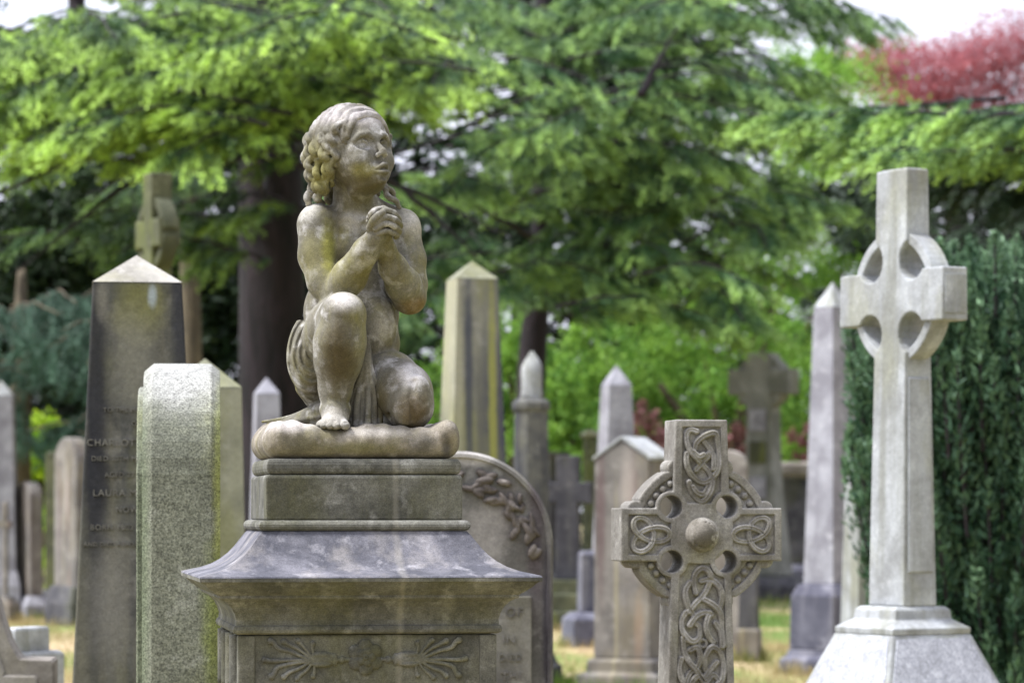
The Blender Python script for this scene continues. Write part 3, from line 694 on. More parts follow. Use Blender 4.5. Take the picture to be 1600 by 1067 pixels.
def tomb_outline(w, zs, zb, n=18, rise=None):     # round-topped slab, x from -w to w, springing at zs
    rise = w if rise is None else rise
    return [(-w, zb), (w, zb)] + [(w*math.cos(math.pi*i/n), zs+rise*math.sin(math.pi*i/n)) for i in range(n+1)]
def slab(bm, fn, layers):       # fn(inset) -> outline; layers: (y, inset)
    b_loft(bm, [[(x, y, z) for x, z in fn(i)] for y, i in layers])

# ---- tall dark obelisk, left
D = 10.0; u = D/FPX
ob = obelisk(213.5, D, face_cam(213)+R(1), [(103, 1100), (69.5, 446), (0, 399)], M_slate, M_cap, 'tall dark stained obelisk with inscription and pale pyramid cap, behind the granite slab',
             base=[[(125, 9999), (125, 1180), (112, 1160), (106, 1101)]])
rows = []
for txt, x, y, hh in (('TO THE MEMORY', 161, 646, 7), ('OF', 204, 667, 7), ('CHARLOTTE', 136, 698, 10.5), ('DIED 30TH MAY', 143, 721, 7.5), ('AGED 27', 163, 746, 7.5), ('LAURA MARY', 145, 775, 10.5), ('NOW', 180, 800, 9), ('BORN 1802', 141, 827, 8.5), ('AND DIED ABROAD', 131, 852, 6.5)):
    rows.append((txt, (x-213.5)*u, zz(y, D), hh*u, y))
for txt, x, z, hh, y in rows:
    w = (69.5+(103-69.5)*(y-446)/654)*u
    lettering(ob, [(txt, x, z, hh)], M_letter, -w+.0005, ext=.003)

patches(M_slate, [(((x-213.5)*u, -.15, zz(y, D)), (rx*u, .3, ry*u), k, a) for x, y, rx, ry, k, a in (
    (150, 700, 24, 420, '#1c1d24', .85), (280, 520, 16, 120, '#26272d', .8), (215, 480, 44, 60, '#66653a', .75), (205, 560, 40, 90, '#737164', .6), (236, 466, 8, 22, '#8d979c', .7), (170, 930, 40, 120, '#6d6b66', .6), (160, 470, 12, 40, '#6f6c62', .6))], 9.0, .6)
# ---- granite slab seen edge-on
D = 8.2; u = D/FPX
o = root('headstone', 284, D, 'thick speckled granite headstone standing edge-on between dark obelisk and pedestal', 'headstone', R(5.4))
def gout(i, wd=.36): return [(y, z) for y, z in tomb_outline(wd-i, zz(558, D)-.30, -.05, 22, .30-i)]
bm = bmesh.new()
L = [(-62*u, .021), (-47*u, 0), (46*u, 0), (60*u, .019)]
b_loft(bm, [[(x, y+.36, z) for y, z in gout(i)] for x, i in L]); bm_obj('slab', bm, M_granite, o, bevel=.002)
patches(M_granite, [(((x-284)*u, .1, zz(y, D)), (rx*u, .5, ry*u), k, a) for x, y, rx, ry, k, a in ((284, 580, 90, 70, '#a2a1a0', .5), (345, 800, 14, 220, '#8b9048', .6), (338, 980, 26, 140, '#6a7331', .7), (222, 900, 14, 300, '#566049', .6))], 12.0, .6)
bm = bmesh.new(); b_loft(bm, [[(x, y+.36, z-.035) for y, z in gout(i+.028)] for x, i in ((-71*u, .004), (-69*u, 0), (-61.9*u, 0))]); bm_obj('face_panel', bm, M_granite, o)
bm = bmesh.new(); b_box(bm, -.16, .16, -.06, .78, -.05, .22); bm_obj('base', bm, M_granite, o, bevel=.008)

# ---- stones behind the left group
obelisk(320, 13.0, face_cam(320)+R(4), [(72, 1300), (57, 607), (0, 560)], M_greenpale, M_greenpale, 'pale green tapered pillar stone with low pyramid top, half hidden behind the granite headstone', 'obelisk')
obelisk(416.5, 28.0, R(12), [(32, 1030), (20.5, 615), (0, 589)], M_lilac, M_lilac, 'small pale grey obelisk between the pillar stone and the cushion of the statue', base=[[(44, 9999), (40, 960)]])
obelisk(2, 40.0, R(3), [(28, 892), (21, 618), (0, 594)], M_lilac, M_white, 'pale grey pointed stone cut by the left edge of the photo', base=[[(36, 9999), (36, 915), (30, 892)]])

def edge_stone(px, D, rz, w, t, ytop, ybase, mat, label, base=None, bmat=None, name='headstone'):
    u = D/FPX; o = root(name, px, D, label, 'headstone', rz)
    bm = bmesh.new(); zt = zz(ytop, D); zb = zz(ybase, D) if ybase < 5000 else -.05
    slab(bm, lambda i: tomb_outline(w-i, zt-w*.8, zb, 14, w*.8-i), [(-t, .015), (-t+.015, 0), (t-.015, 0), (t, .015)]); bm_obj('slab', bm, mat, o)
    if base:
        z1 = zz(ybase, D)
        bm = bmesh.new(); b_taper(bm, [(w*base, t*base*1.5, -.05), (w*base, t*base*1.5, z1*.55), (w*1.1, t*1.4, z1-.001)]); bm_obj('base', bm, bmat or mat, o, bevel=.02)
    return o
edge_stone(46, 40.0, R(-62), .26, .085, 752, 930, M_brown, 'small round-topped headstone at far left with brown face and pale lit edge', 1.35, M_lilac)
edge_stone(114, 37.0, R(-62), .36, .10, 683, 915, M_brown, 'larger round-topped headstone with dark base beside the dark obelisk', 1.25, M_darkstone)
u = 44/FPX; o = root('headstone', 86, 44.0, 'narrow mossy green upright slab between the two round-topped headstones', 'headstone', R(-20))
bm = bmesh.new(); b_loft(bm, [sq(.13, .06, -.05), sq(.13, .06, zz(712, 44)), sq(.09, .05, zz(705, 44))]); bm_obj('slab', bm, M_moss, o, bevel=.02)
bm = bmesh.new(); b_taper(bm, [(.24, .2, -.05), (.24, .2, .16), (.17, .12, .24)]); bm_obj('base', bm, M_darkstone, o, bevel=.02)

def wheel_cross(px, D, rz, cz_py, half, arm, rin, rout, top_py, shaft_rows, t, mat, label, ring_t=.72, name='celtic_cross', base=None, base_mat=None, flare=0.0, group=None, taper=None, scoop=None):
    """px sizes: half = arm half length, arm = arm half width, shaft_rows = (half width, py) downwards"""
    u = D/FPX; o = root(name, px, D, label, 'cross', rz, group); zc = zz(cz_py, D)
    fl_ = 1+flare
    pts = [(-shaft_rows[-1][0]*u, zz(shaft_rows[-1][1], D)), (shaft_rows[-1][0]*u, zz(shaft_rows[-1][1], D))]
    for w, y in shaft_rows[::-1][1:]: pts.append((w*u, zz(y, D)))
    a = arm*u; w0 = shaft_rows[0][0]*u; H = half*u; zt = zz(top_py, D)
    def pit(sx, sz):       # scooped corner between shaft and arm, from the shaft side round to the arm
        sx_, sz_, sr_ = (v_*u for v_ in scoop); q = []
        a0 = math.atan2(math.sqrt(max(0, sr_**2-(w0-sx_)**2)), w0-sx_); a1 = 2*math.pi+math.atan2(a-sz_, math.sqrt(max(0, sr_**2-(a-sz_)**2)))
        for i in range(13):
            t_ = a0+(a1-a0)*i/12; q.append((sx*(sx_+sr_*math.cos(t_)), zc+sz*(sz_+sr_*math.sin(t_))))
        return q
    if scoop:
        pts = [p for p in pts if not (p[0] > 0 and p[1] > zc-(scoop[1]+scoop[2])*u-1e-6)]
        pts += pit(1, -1) + [(H, zc-a*fl_), (H, zc+a*fl_)] + pit(1, 1)[::-1] + [(w0*fl_, zt), (-w0*fl_, zt)] + pit(-1, 1) + [(-H, zc+a*fl_), (-H, zc-a*fl_)] + pit(-1, -1)[::-1]
    else:
        pts += [(H*.62, zc-a), (H, zc-a*fl_), (H, zc+a*fl_), (H*.62, zc+a), (w0, zc+a), (w0, zc+a+(zt-zc-a)*.45), (w0*fl_, zt), (-w0*fl_, zt), (-w0, zc+a+(zt-zc-a)*.45), (-w0, zc+a), (-H*.62, zc+a), (-H, zc+a*fl_), (-H, zc-a*fl_), (-H*.62, zc-a)]
    for w, y in shaft_rows[(1 if scoop else 0):-1]: pts.append((-w*u, zz(y, D)))
    bm = bmesh.new(); b_prism(bm, pts, -t, t)
    if taper:
        zl, zh = pts[0][1], zt
        for v in bm.verts: v.co.y *= (taper[0]+(taper[1]-taper[0])*(v.co.z-zl)/(zh-zl))/t
        t = (taper[0]+(taper[1]-taper[0])*(zc-zl)/(zh-zl))
    bm_obj('cross', bm, mat, o, bevel=.006*D/11, angle=25)
    for q in range(4):
        bm = bmesh.new(); n = 14; rings = []
        for i in range(n+1):
            an = q*math.pi/2 + math.pi/2*(.06+.88*i/n); c, s = math.cos(an), math.sin(an)
            rings.append([(r*u*c, y, zc+r*u*s) for r, y in ((rin, -t*ring_t), (rout, -t*ring_t), (rout, t*ring_t), (rin, t*ring_t))])
        b_loft(bm, rings); bm_obj('ring', bm, mat, o, bevel=.004*D/11, angle=50)
    return o
# shaded ring cross under the cedar, and the little cross at far left
o = wheel_cross(246, 24.0, R(-62), 366, 52, 21, 44, 58, 272, [(18, 390), (22, 470), (26, 620)], .085, M_moss, 'mossy ring cross in deep shade behind the tall dark obelisk', flare=.12)
u = 24/FPX
bm = bmesh.new(); b_taper(bm, [(.3, .24, -.05), (.3, .24, .35), (.2, .15, 1.0), (.13, .1, zz(621, 24))]); bm_obj('base', bm, M_moss, o, bevel=.02)
o = root('stone_cross', 8, 38.0, 'little brown stone cross in front of the pale pointed stone', 'cross', R(-25)); u = 38/FPX
bm = bmesh.new(); z = lambda y: zz(y, 38.0)
b_prism(bm, [(-4*u, -.05), (4*u, -.05), (3.6*u, z(824)), (11*u, z(824)), (11*u, z(814)), (3.6*u, z(814)), (3.2*u, z(784)), (-3.2*u, z(784)), (-3.6*u, z(814)), (-11*u, z(814)), (-11*u, z(824)), (-3.6*u, z(824))], -.03, .03)
bm_obj('cross', bm, M_brown, o, bevel=.006)
bm = bmesh.new(); b_taper(bm, [(.14, .12, -.05), (.14, .12, .2), (.08, .07, .3)]); bm_obj('base', bm, M_brown, o, bevel=.01)

# ---- near scrolled headstone, lower left corner
D = 10.5; u = D/FPX; o = root('headstone', -60, D, 'scroll-shouldered pale headstone cut by the lower left corner of the photo', 'headstone', R(4))
X = lambda px: (px+60)*u
cur = [(-150, 700), (-118, 740), (-60, 800), (-20, 880), (0, 940), (8, 968), (18, 998), (30, 1020), (36, 1026), (84, 1027), (87, 1031)]
def sh(i):
    k = i/u
    return [(X(87-k*.6), -.05)] + [(X(px-k*(1 if px > 30 else .75)), zz(py+k*(1 if py > 1010 else .55), D)) for px, py in cur[::-1]] + [(X(-207+k), zz(700+k, D)), (X(-207+k), -.05)]
bm = bmesh.new(); b_loft(bm, [[(x, y, z) for x, z in sh(i)] for y, i in ((-.075, .008), (-.065, 0), (.065, 0), (.075, .008))]); bm_obj('slab', bm, M_head, o)
bm = bmesh.new(); b_loft(bm, [[(x, y, z) for x, z in sh(i)] for y, i in ((-.083, .062), (-.079, .055), (-.072, .055))]); bm_obj('face_panel', bm, M_head, o)
bm = bmesh.new(); b_box(bm, -.34, X(92), -.12, .12, -.05, .25); bm_obj('base', bm, M_head, o, bevel=.01)
o = root('headstone', 38, 12.5, 'low pale stone block behind the scroll-shouldered headstone', 'headstone', R(-25)); u = 12.5/FPX
bm = bmesh.new(); b_taper(bm, [(.04, .12, -.05), (.04, .12, zz(984, 12.5)), (.036, .115, zz(979, 12.5))]); bm_obj('slab', bm, M_white, o, bevel=.006)
bm = bmesh.new(); b_taper(bm, [(.07, .18, -.05), (.07, .18, zz(1022, 12.5)), (.06, .16, zz(1017, 12.5))]); bm_obj('base', bm, M_white, o, bevel=.006)

# ---- centre right
obelisk(737.5, 20.0, R(16), [(70, 1110), (40.5, 437.5), (0, 408)], M_striped, M_greenpale, 'tall obelisk with dark and yellow-green streaks right of the statue', base=[[(88, 9999), (84, 1120), (72, 1109)]])
us = 20/FPX
patches(M_striped, [(((x-737.5)*us, 0, zz(y, 20)), (rx*us, .9, ry*us), k, a) for x, y, rx, ry, k, a in ((722, 600, 8, 260, '#3a3d47', .85), (783, 640, 9, 240, '#3b3e48', .85), (760, 640, 8, 260, '#8b8c44', .75), (705, 560, 9, 260, '#99977f', .6), (740, 700, 8, 160, '#55554f', .7))], 6.0, .5)
D = 24.0; u = D/FPX; o = root('column_monument', 830, D, 'eight-sided streaked column topped by a white draped urn', 'monument', R(10))
bm = bmesh.new(); b_lathe(bm, [(34*u, .25), (31*u, zz(1000, D)), (27*u, zz(645, D)), (31*u, zz(638, D)), (31*u, zz(629, D)), (22*u, zz(622, D))], 8, rot0=R(22.5)); bm_obj('column', bm, M_column, o, bevel=.01)
bm = bmesh.new(); b_lathe(bm, [(50*u, -.05), (50*u, .15), (42*u, .18), (36*u, .26)], 8, rot0=R(22.5)); bm_obj('base', bm, M_darkstone, o, bevel=.01)
bm = bmesh.new(); rings = []
for r, y in ((17, 624), (17, 618), (15.5, 610), (15.5, 596), (16, 582), (15, 572), (11, 564), (6, 557), (1.5, 551)):
    rings.append([((r+1.3*math.sin(k*1.7*2))*u*math.cos(2*math.pi*k/20), (r+1.3*math.sin(k*1.7*2))*u*math.sin(2*math.pi*k/20), zz(y+2.5*math.sin(k*.9), D)) for k in range(20)])
b_loft(bm, rings); bm_obj('urn', bm, M_white, o, smooth=True)

# round-topped headstone with a wreath
D = 10.0; u = D/FPX; o = root('headstone', 715, D, 'round-topped headstone carved with a leafy garland, just behind the pedestal', 'headstone', face_cam(715)+R(3))
def rt(i): return tomb_outline(147*u-i, zz(852, D), -.05, 40, 147*u-i)
bm = bmesh.new(); slab(bm, rt, [(-.075, .006), (-.069, 0), (.069, 0), (.075, .006)]); bm_obj('slab', bm, M_headdark, o)
bm = bmesh.new(); n = 40        # raised rim
rim = []
for i in range(n+1):
    a = math.pi*i/n; c, s = math.cos(a), math.sin(a)
    rim.append([(r*u*c, y, zz(852, D)+r*u*s) for r, y in ((136, -.0751), (137.5, -.086), (143, -.086), (144, -.0751))])
rim = [[(x, y, .3) for x, y, z in rim[0]]] + rim + [[(x, y, .3) for x, y, z in rim[-1]]]
b_loft(bm, rim); bm_obj('rim', bm, M_headdark, o)
f = Field((-140, -24, -60), (140, 6, 150), 1.6); rnd = random.Random(8)
for i in range(74):
    a = R(rnd.uniform(-6, 186)); r = 104+rnd.uniform(-19, 17); b = a+math.pi/2+rnd.uniform(-.9, .9)
    c, s = math.cos(b), math.sin(b)
    f.ell((r*math.cos(a), -rnd.uniform(0, 5), r*math.sin(a)), (rnd.uniform(9, 15), 6, rnd.uniform(4, 6.5)), 1.0, M=[[c, 0, s], [0, 1, 0], [-s, 0, c]])
V, F = f.mesh(); V = np.stack([V[:,0]*u, -.075+V[:,1]*u, zz(852, D)+V[:,2]*u], 1); np_mesh('garland', V, F, M_garland, o)
bm = bmesh.new(); b_box(bm, -112*u, 112*u, -.105, -.0755, .3, zz(930, D)); bm_obj('inscription_panel', bm, M_headdark, o, bevel=.004)
for txt, px, py, hh in (('OF', 786, 962, 15), ('IN', 781, 1003, 14), ('DIED', 775, 1030, 11), ('THI', 779, 1060, 14)):
    lettering(o, [(txt, (px-715)*u, zz(py, D), hh*u)], M_headdark, -.1055, ext=.004)
bm = bmesh.new(); b_box(bm, -.34, .34, -.16, .16, -.05, .29); bm_obj('base', bm, M_headdark, o, bevel=.01)

patches(M_headdark, [(((x-715)*.002, -.08, zz(y, 10)), (rx*.002, .2, ry*.002), k, a) for x, y, rx, ry, k, a in ((835, 830, 16, 160, '#4a4245', .8), (790, 790, 20, 60, '#554e4b', .6), (760, 830, 40, 60, '#a09b96', .5), (738, 716, 40, 14, '#b3afaa', .7), (852, 980, 9, 160, '#3a363c', .8))], 9.0, .6)
# dark cross with stepped base, posts and blocks in the gap
D = 36.0; u = D/FPX; o = root('stone_cross', 888, D, 'sooty dark stone cross on green steps between the round headstone and the gabled pillar', 'cross', R(-10)); z = lambda y: zz(y, D)
bm = bmesh.new(); b_prism(bm, [(-20*u, z(905)), (20*u, z(905)), (17*u, z(785)), (38*u, z(787)), (38*u, z(752)), (17*u, z(754)), (18*u, z(712)), (-18*u, z(712)), (-17*u, z(754)), (-38*u, z(752)), (-38*u, z(787)), (-17*u, z(785))], -.1, .1); bm_obj('cross', bm, M_darkstone, o, bevel=.015)
bm = bmesh.new(); b_taper(bm, [(62*u, .5, -.05), (62*u, .5, z(955)), (50*u, .42, z(953)), (50*u, .42, z(928)), (38*u, .32, z(926)), (38*u, .32, z(906)), (30*u, .2, z(905.2))]); bm_obj('base', bm, M_moss, o, bevel=.01)
D = 31.0; u = D/FPX; o = root('headstone', 920, D, 'small blue-grey block headstone on a dark plinth at the foot of the gabled pillar', 'headstone', R(14)); z = lambda y: zz(y, D)
bm = bmesh.new(); b_taper(bm, [(16*u, .08, z(955)), (15*u, .075, z(866)), (12*u, .05, z(860))]); bm_obj('block', bm, M_blue, o, bevel=.012)
bm = bmesh.new(); b_taper(bm, [(35*u, .22, -.05), (35*u, .22, z(966)), (24*u, .14, z(955.5))]); bm_obj('base', bm, M_blue, o, bevel=.015)
D = 42.0; u = D/FPX; o = root('stone_post', 922, D, 'dark green square stone post left of the pale steep-pointed obelisk', 'post', R(20)); z = lambda y: zz(y, D)
bm = bmesh.new(); b_taper(bm, [(11*u, 11*u, -.05), (9*u, 9*u, z(684))]); bm_obj('post', bm, M_moss, o, bevel=.01)
bm = bmesh.new(); b_taper(bm, [(12*u, 12*u, z(683.5)), (13*u, 13*u, z(679)), (5*u, 5*u, z(671))]); bm_obj('cap', bm, M_greenpale, o, bevel=.01)
D = 50.0; u = D/FPX; o = root('headstone', 872, D, 'dark square-topped headstone far behind the black cross', 'headstone', R(5)); z = lambda y: zz(y, D)
bm = bmesh.new(); b_taper(bm, [(16*u, .1, -.05), (15*u, .1, z(716)), (17*u, .12, z(714)), (17*u, .12, z(706))]); bm_obj('slab', bm, M_darkstone, o, bevel=.015)
bm = bmesh.new(); b_taper(bm, [(25*u, .25, -.05), (24*u, .25, .3), (18*u, .14, .36)]); bm_obj('base', bm, M_darkstone, o, bevel=.015)
obelisk(963, 33.0, R(18), [(46, 1000), (24, 602), (0, 570)], M_lilac, M_lilac, 'pale grey obelisk with steep point rising behind the gabled pillar', base=[[(60, 9999), (55, 985), (47, 999)]])

# gabled pillar
D = 24.0; u = D/FPX; a = R(-25); o = root('pillar_headstone', 990, D, 'thick brown gabled pillar with white roof slopes, left of the knotwork cross', 'headstone', a)
hw = 46*u; hd = 48*u; z = lambda y: zz(y, D)
bm = bmesh.new(); ol = [(-hw*1.03, z(1026)), (hw*1.03, z(1026)), (hw, z(718)), (0, z(689)), (-hw, z(718))]
b_prism(bm, ol, -hd, hd); bm_obj('pillar', bm, M_brown, o, bevel=.01)
patches(M_brown, [(((x-975)*u, -.2, z(y)), (rx*u, .5, ry*u), k, a) for x, y, rx, ry, k, a in ((940, 800, 10, 140, '#5c4b4b', .7), (966, 930, 4, 200, '#9a9270', .4), (995, 800, 12, 100, '#62504d', .6), (1004, 980, 10, 60, '#8f7660', .4), (985, 760, 14, 60, '#9b928b', .6))], 6.0, .5)
for s in (-1, 1):       # sloping roof slabs, paler than the pillar
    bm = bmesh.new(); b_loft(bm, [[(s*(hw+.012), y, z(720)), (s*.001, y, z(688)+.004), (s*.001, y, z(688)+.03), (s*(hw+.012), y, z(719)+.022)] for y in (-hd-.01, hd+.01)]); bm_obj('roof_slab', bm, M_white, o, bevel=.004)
bm = bmesh.new(); b_taper(bm, [(hw*1.5, hd*1.45, -.05), (hw*1.5, hd*1.45, z(1052)), (hw*1.22, hd*1.2, z(1048)), (hw*1.2, hd*1.2, z(1030)), (hw*1.08, hd*1.08, z(1026.5))]); bm_obj('base', bm, M_brown, o, bevel=.012)

# ---- right: far wheel cross, dark shaft, tomb, rounded stone
o = wheel_cross(1193, 48.0, R(-28), 597, 52, 20, 24, 43, 552, [(20, 617), (22, 720), (29, 800), (42, 900)], .21, M_farcross, 'large far wheel-headed cross with flared foot, standing right of the knotwork cross', ring_t=.8)
u = 48/FPX; bm = bmesh.new(); b_taper(bm, [(.75, .5, -.05), (.75, .5, .2), (.58, .34, zz(900, 48)-.002)]); bm_obj('base', bm, M_darkstone, o, bevel=.02)
for y in (640, 690, 745):       # sunk panels up the shaft
    bm = bmesh.new(); b_box(bm, -14*u, 14*u, -.235, -.221, zz(y+34, 48), zz(y, 48)); bm_obj('panel', bm, M_lilac if y != 690 else M_moss, o, bevel=.006)
obelisk(1170, 28.0, R(-14), [(17, 981), (13, 820), (0, 800)], M_darkstone, M_darkstone, 'short dark shaft on a brown block close behind the knotwork cross', 'obelisk', base=[[(21, 9999), (21, 985), (18, 980.5)]], base_mat=M_brown)
D = 54.0; u = D/FPX; o = root('table_tomb', 1236, D, 'dark box tomb with pale lid slab behind the right obelisk', 'tomb', R(-8)); z = lambda y: zz(y, D)
bm = bmesh.new(); b_taper(bm, [(36*u, .45, z(880)), (34*u, .42, z(748))]); bm_obj('chest', bm, M_darkstone, o, bevel=.02)
bm = bmesh.new(); b_taper(bm, [(37*u, .46, z(747)), (42*u, .52, z(738)), (42*u, .52, z(727)), (36*u, .45, z(722))]); bm_obj('lid', bm, M_head, o, bevel=.02)
bm = bmesh.new(); b_taper(bm, [(52*u, .6, -.05), (50*u, .58, z(890)), (42*u, .5, z(880.5))]); bm_obj('base', bm, M_blue, o, bevel=.02)
edge_stone(1140, 30.0, R(-10), .17, .06, 703, 9999, M_head, 'small round-topped pale stone peeping out right of the knotwork cross top')
obelisk(1301, 26.0, R(40), [(46, 912), (30, 481), (0, 440)], M_lilac, M_white, 'tall pale obelisk on a blue-black base in front of the yew', base=[[(84, 9999), (84, 1030), (72, 1022), (70, 1014)], [(68, 1013.8), (66, 930), (54, 912.2)]], base_mat=M_blue)
obelisk(1346, 21.0, R(30), [(36, 1060), (24, 700), (0, 670)], M_white, M_white, 'pale bluish obelisk half hidden by the yew beside the white ring cross', base=[[(46, 9999), (44, 1060)]])
# ================================================================ knotwork cross (in focus), carved as an implicit surface
KD, KA = 8.0, R(10); KU = KD/FPX; KX = 1097.0
o = root('knotwork_cross', KX, KD, 'sharp grey ring cross carved with interlace panels and a round boss', 'cross', KA)
kc = math.cos(KA)
def K(x, y, d=0.0): return np.array(((x-KX)/kc, d, HY-y))
kbody = None
def kmesh(name, f, mat=M_celtic):
    global kbody
    V, F = f.mesh(); V = np.stack([V[:,0]*KU, V[:,1]*KU, V[:,2]*KU+EYE], 1)
    q = np_mesh(name, V, F, mat, o if kbody is None else kbody)
    if kbody is None: kbody = q
    return q
T = 78.0                                                        # thickness in units
CZ = HY-835.0
HOLES = [K(1049, 791.5), K(1136.5, 791.5), K(1050, 877), K(1135, 877)]
def box2(x, z, x0, x1, z0, z1):
    qx = np.abs(x-(x0+x1)/2)-(x1-x0)/2; qz = np.abs(z-(z0+z1)/2)-(z1-z0)/2
    return np.sqrt(np.maximum(qx,0)**2+np.maximum(qz,0)**2)+np.minimum(np.maximum(qx, qz), 0)
def ext(d2, y, y0, y1, r=2.0):       # extrude a plane distance, rounded edge
    q = np.abs(y-(y0+y1)/2)-(y1-y0)/2
    a = d2+r; b = q+r
    return np.sqrt(np.maximum(a,0)**2+np.maximum(b,0)**2)+np.minimum(np.maximum(a, b), 0)-r
def smin(a, b, k):
    h = np.clip(.5+.5*(b-a)/k, 0, 1); return b+(a-b)*h-k*h*(1-h)
def cross2(x, z):
    wd = 41.5 + np.clip((CZ+180-z)*.028, 0, 60)*1.0
    sh = np.maximum(np.abs(x+.8)-wd, np.maximum(z-(HY-655.5), -(z+340)))
    ar = box2(x, z, -129.5, 128.5, HY-876.5, HY-793.5)
    d = smin(sh, ar, 3)
    for h_ in HOLES: d = smin(d, np.sqrt((x-h_[0])**2+(z-h_[2])**2)-24.5, 2.0)
    return d
def panel2(x, z):
    p = box2(x, z, -31, 30, HY-786, HY-667)
    wd = 32 + np.clip((CZ+60-z)*.028, 0, 60)
    p = np.minimum(p, np.maximum(np.abs(x)-wd, np.maximum(z-(HY-880), -(z+335))))
    p = np.minimum(p, box2(x, z, -117, -50, HY-866, HY-804)); p = np.minimum(p, box2(x, z, 50, 117, HY-866, HY-804))
    for h_ in HOLES: p = np.maximum(p, 25.5-np.sqrt((x-h_[0])**2+(z-h_[2])**2))
    return np.maximum(p, 46-np.sqrt(x**2+(z-CZ)**2))
f = Field((-140, -8, -345), (140, T+8, 155), 1.3)
def cr(x, y, z):
    d = ext(cross2(x, z), y, 0, T, 2.2)
    d = np.maximum(d, -ext(panel2(x, z), y, -12, 5.5, 1.0))
    for h_ in HOLES: d = np.maximum(d, 17.5-np.sqrt((x-h_[0])**2+(z-h_[2])**2) + 0*y)
    return d
f.put(cr, f.lo, f.lo+f.h*(f.n-1), 0, pad=0)
f.ell((0, 3, CZ), (45, 5, 45), 2)
kmesh('cross', f)
f = Field((-130, 2, CZ-130), (130, T, CZ+130), 1.4)
def ring(x, y, z):
    zz_ = z-CZ; rr = np.sqrt(x*x+zz_*zz_); an = np.arctan2(np.abs(zz_), np.abs(x))
    d2 = np.maximum(rr-106, 48-rr)
    d2 = smin(d2, np.maximum(rr-113+np.maximum(np.abs(np.degrees(an)-45)-15, 0)*1.1, 60-rr), 1.5)
    for t_ in (21, 69): d2 = smin(d2, np.sqrt((np.abs(x)-112*math.cos(R(t_)))**2+(np.abs(zz_)-112*math.sin(R(t_)))**2)-12.5, 1.5)
    d = ext(d2, y, 9, T-9, 2)
    ch = np.abs(rr-93)-7.5
    d = np.maximum(d, -ext(ch + 0*y, y, 0, 14, 1))
    for h_ in HOLES: d = np.maximum(d, 17.5-np.sqrt((x-h_[0])**2+(z-h_[2])**2) + 0*y)
    return d
f.put(ring, f.lo, f.lo+f.h*(f.n-1), 0, pad=0)
for sx in (-1, 1):
    for sz in (-1, 1):
        for t_ in (31.5, 40.5, 49.5, 58.5): f.ell((sx*93*math.cos(R(t_)), 12, CZ+sz*93*math.sin(R(t_))), (5.6, 5.6, 5.6), .6)
kmesh('ring', f)
f = Field((-34, -34, CZ-34), (34, 12, CZ+34), 1.0)
f.ell((0, 4, CZ), (27.5, 31, 27.5)); f.put(lambda x, y, z: y-8 + 0*x + 0*z, (-34, -34, CZ-34), (34, 12, CZ+34), 0, 's', pad=8) if False else None
rnd = random.Random(3)
for i in range(7):
    a = rnd.uniform(0, 6.28); f.tube([(27*math.sin(a+j*.35)*math.cos(j*.5-.8), -27*math.cos(j*.5-.8)+3, CZ+27*math.cos(a+j*.35)*math.cos(j*.5-.8)) for j in range(4)], [1.1]*4, 1.5, 's')
kmesh('boss', f, stone('worn_boss_stone', '#77726a', '#4c483f', '#b4b1aa', stain='#a5a29b', green='#5d5a2c', sc=11, streak=.5, st_sc=22, speck=.3, sp_sc=300, gr=.3, bump=.25, pl_amt=.8))
def knot(name, strands, lo, hi, r=5.0, plait=None):
    f = Field(lo, hi, .8)
    sp = []
    for pts, ph, cl in strands:
        q = spline([tuple(K(x, y, 3)) for x, y in pts], 7, cl); L = 0.0; out = []
        for i, p in enumerate(q):
            if i: L += (q[i]-q[i-1]).length
            out.append(Vector((p.x, 2.6+2.3*math.sin(L/11.5+ph), p.z)))
        if cl: out.append(out[0].copy())
        sp.append(out)
    for out in sp: f.tube(out, [r]*len(out), 0)
    for out in sp: f.tube([(p.x, p.y-r-.2, p.z) for p in out], [1.7]*len(out), 1.0, 's')
    return f
Z1 = lambda l: [(1040+x/7.11, 650+y/7.11) for x, y in l]
Z4 = lambda l: [(1010+x/5.155, 860+y/5.155) for x, y in l]
top = [(Z1([(350,170),(285,150),(240,190),(240,290),(275,385),(345,470),(420,545),(490,620),(528,730),(490,860),(410,948),(330,890),(275,790),(262,735)]), 0, False),
       (Z1([(330,360),(345,300),(400,240),(490,195),(560,195),(585,280),(598,420),(592,560),(545,660),(450,735),(360,715),(275,630),(232,520),(235,420)]), 2.0, False),
       (Z1([(435,290),(500,370),(540,470),(535,580)]), 1.0, False), (Z1([(340,600),(400,530),(470,455),(480,420)]), .5, False), (Z1([(310,400),(370,450),(420,430)]), 3.5, False),
       (Z1([(300,790),(350,850),(410,870),(455,830),(485,760)]), 4, False)]
f = knot('a', top, K(1062, 790, -8), K(1132, 662, 10), 5.0); kmesh('knot_panel', f)
def trefoil(cx, cy, sx, sy, sg):
    f = Field(tuple(K(cx-42, cy+36, -8)), tuple(K(cx+42, cy-36, 10)), .8); out = []
    for i in range(73):
        t = 2*math.pi*i/72; x = math.cos(t)+1.75*math.cos(2*t); y = math.sin(t)-1.75*math.sin(2*t)
        p = K(cx+sg*x*sx, cy+y*sy); out.append((p[0], 2.6-2.6*math.sin(3*t), p[2]))
    f.tube(out, [4.6]*73, 0); f.tube([(a, b-4.7, c) for a, b, c in out], [1.5]*73, .9, 's')
    kmesh('knot_panel', f)
trefoil(1012, 835, 12.6, 10.6, 1); trefoil(1181, 835, 12.6, 10.6, -1)
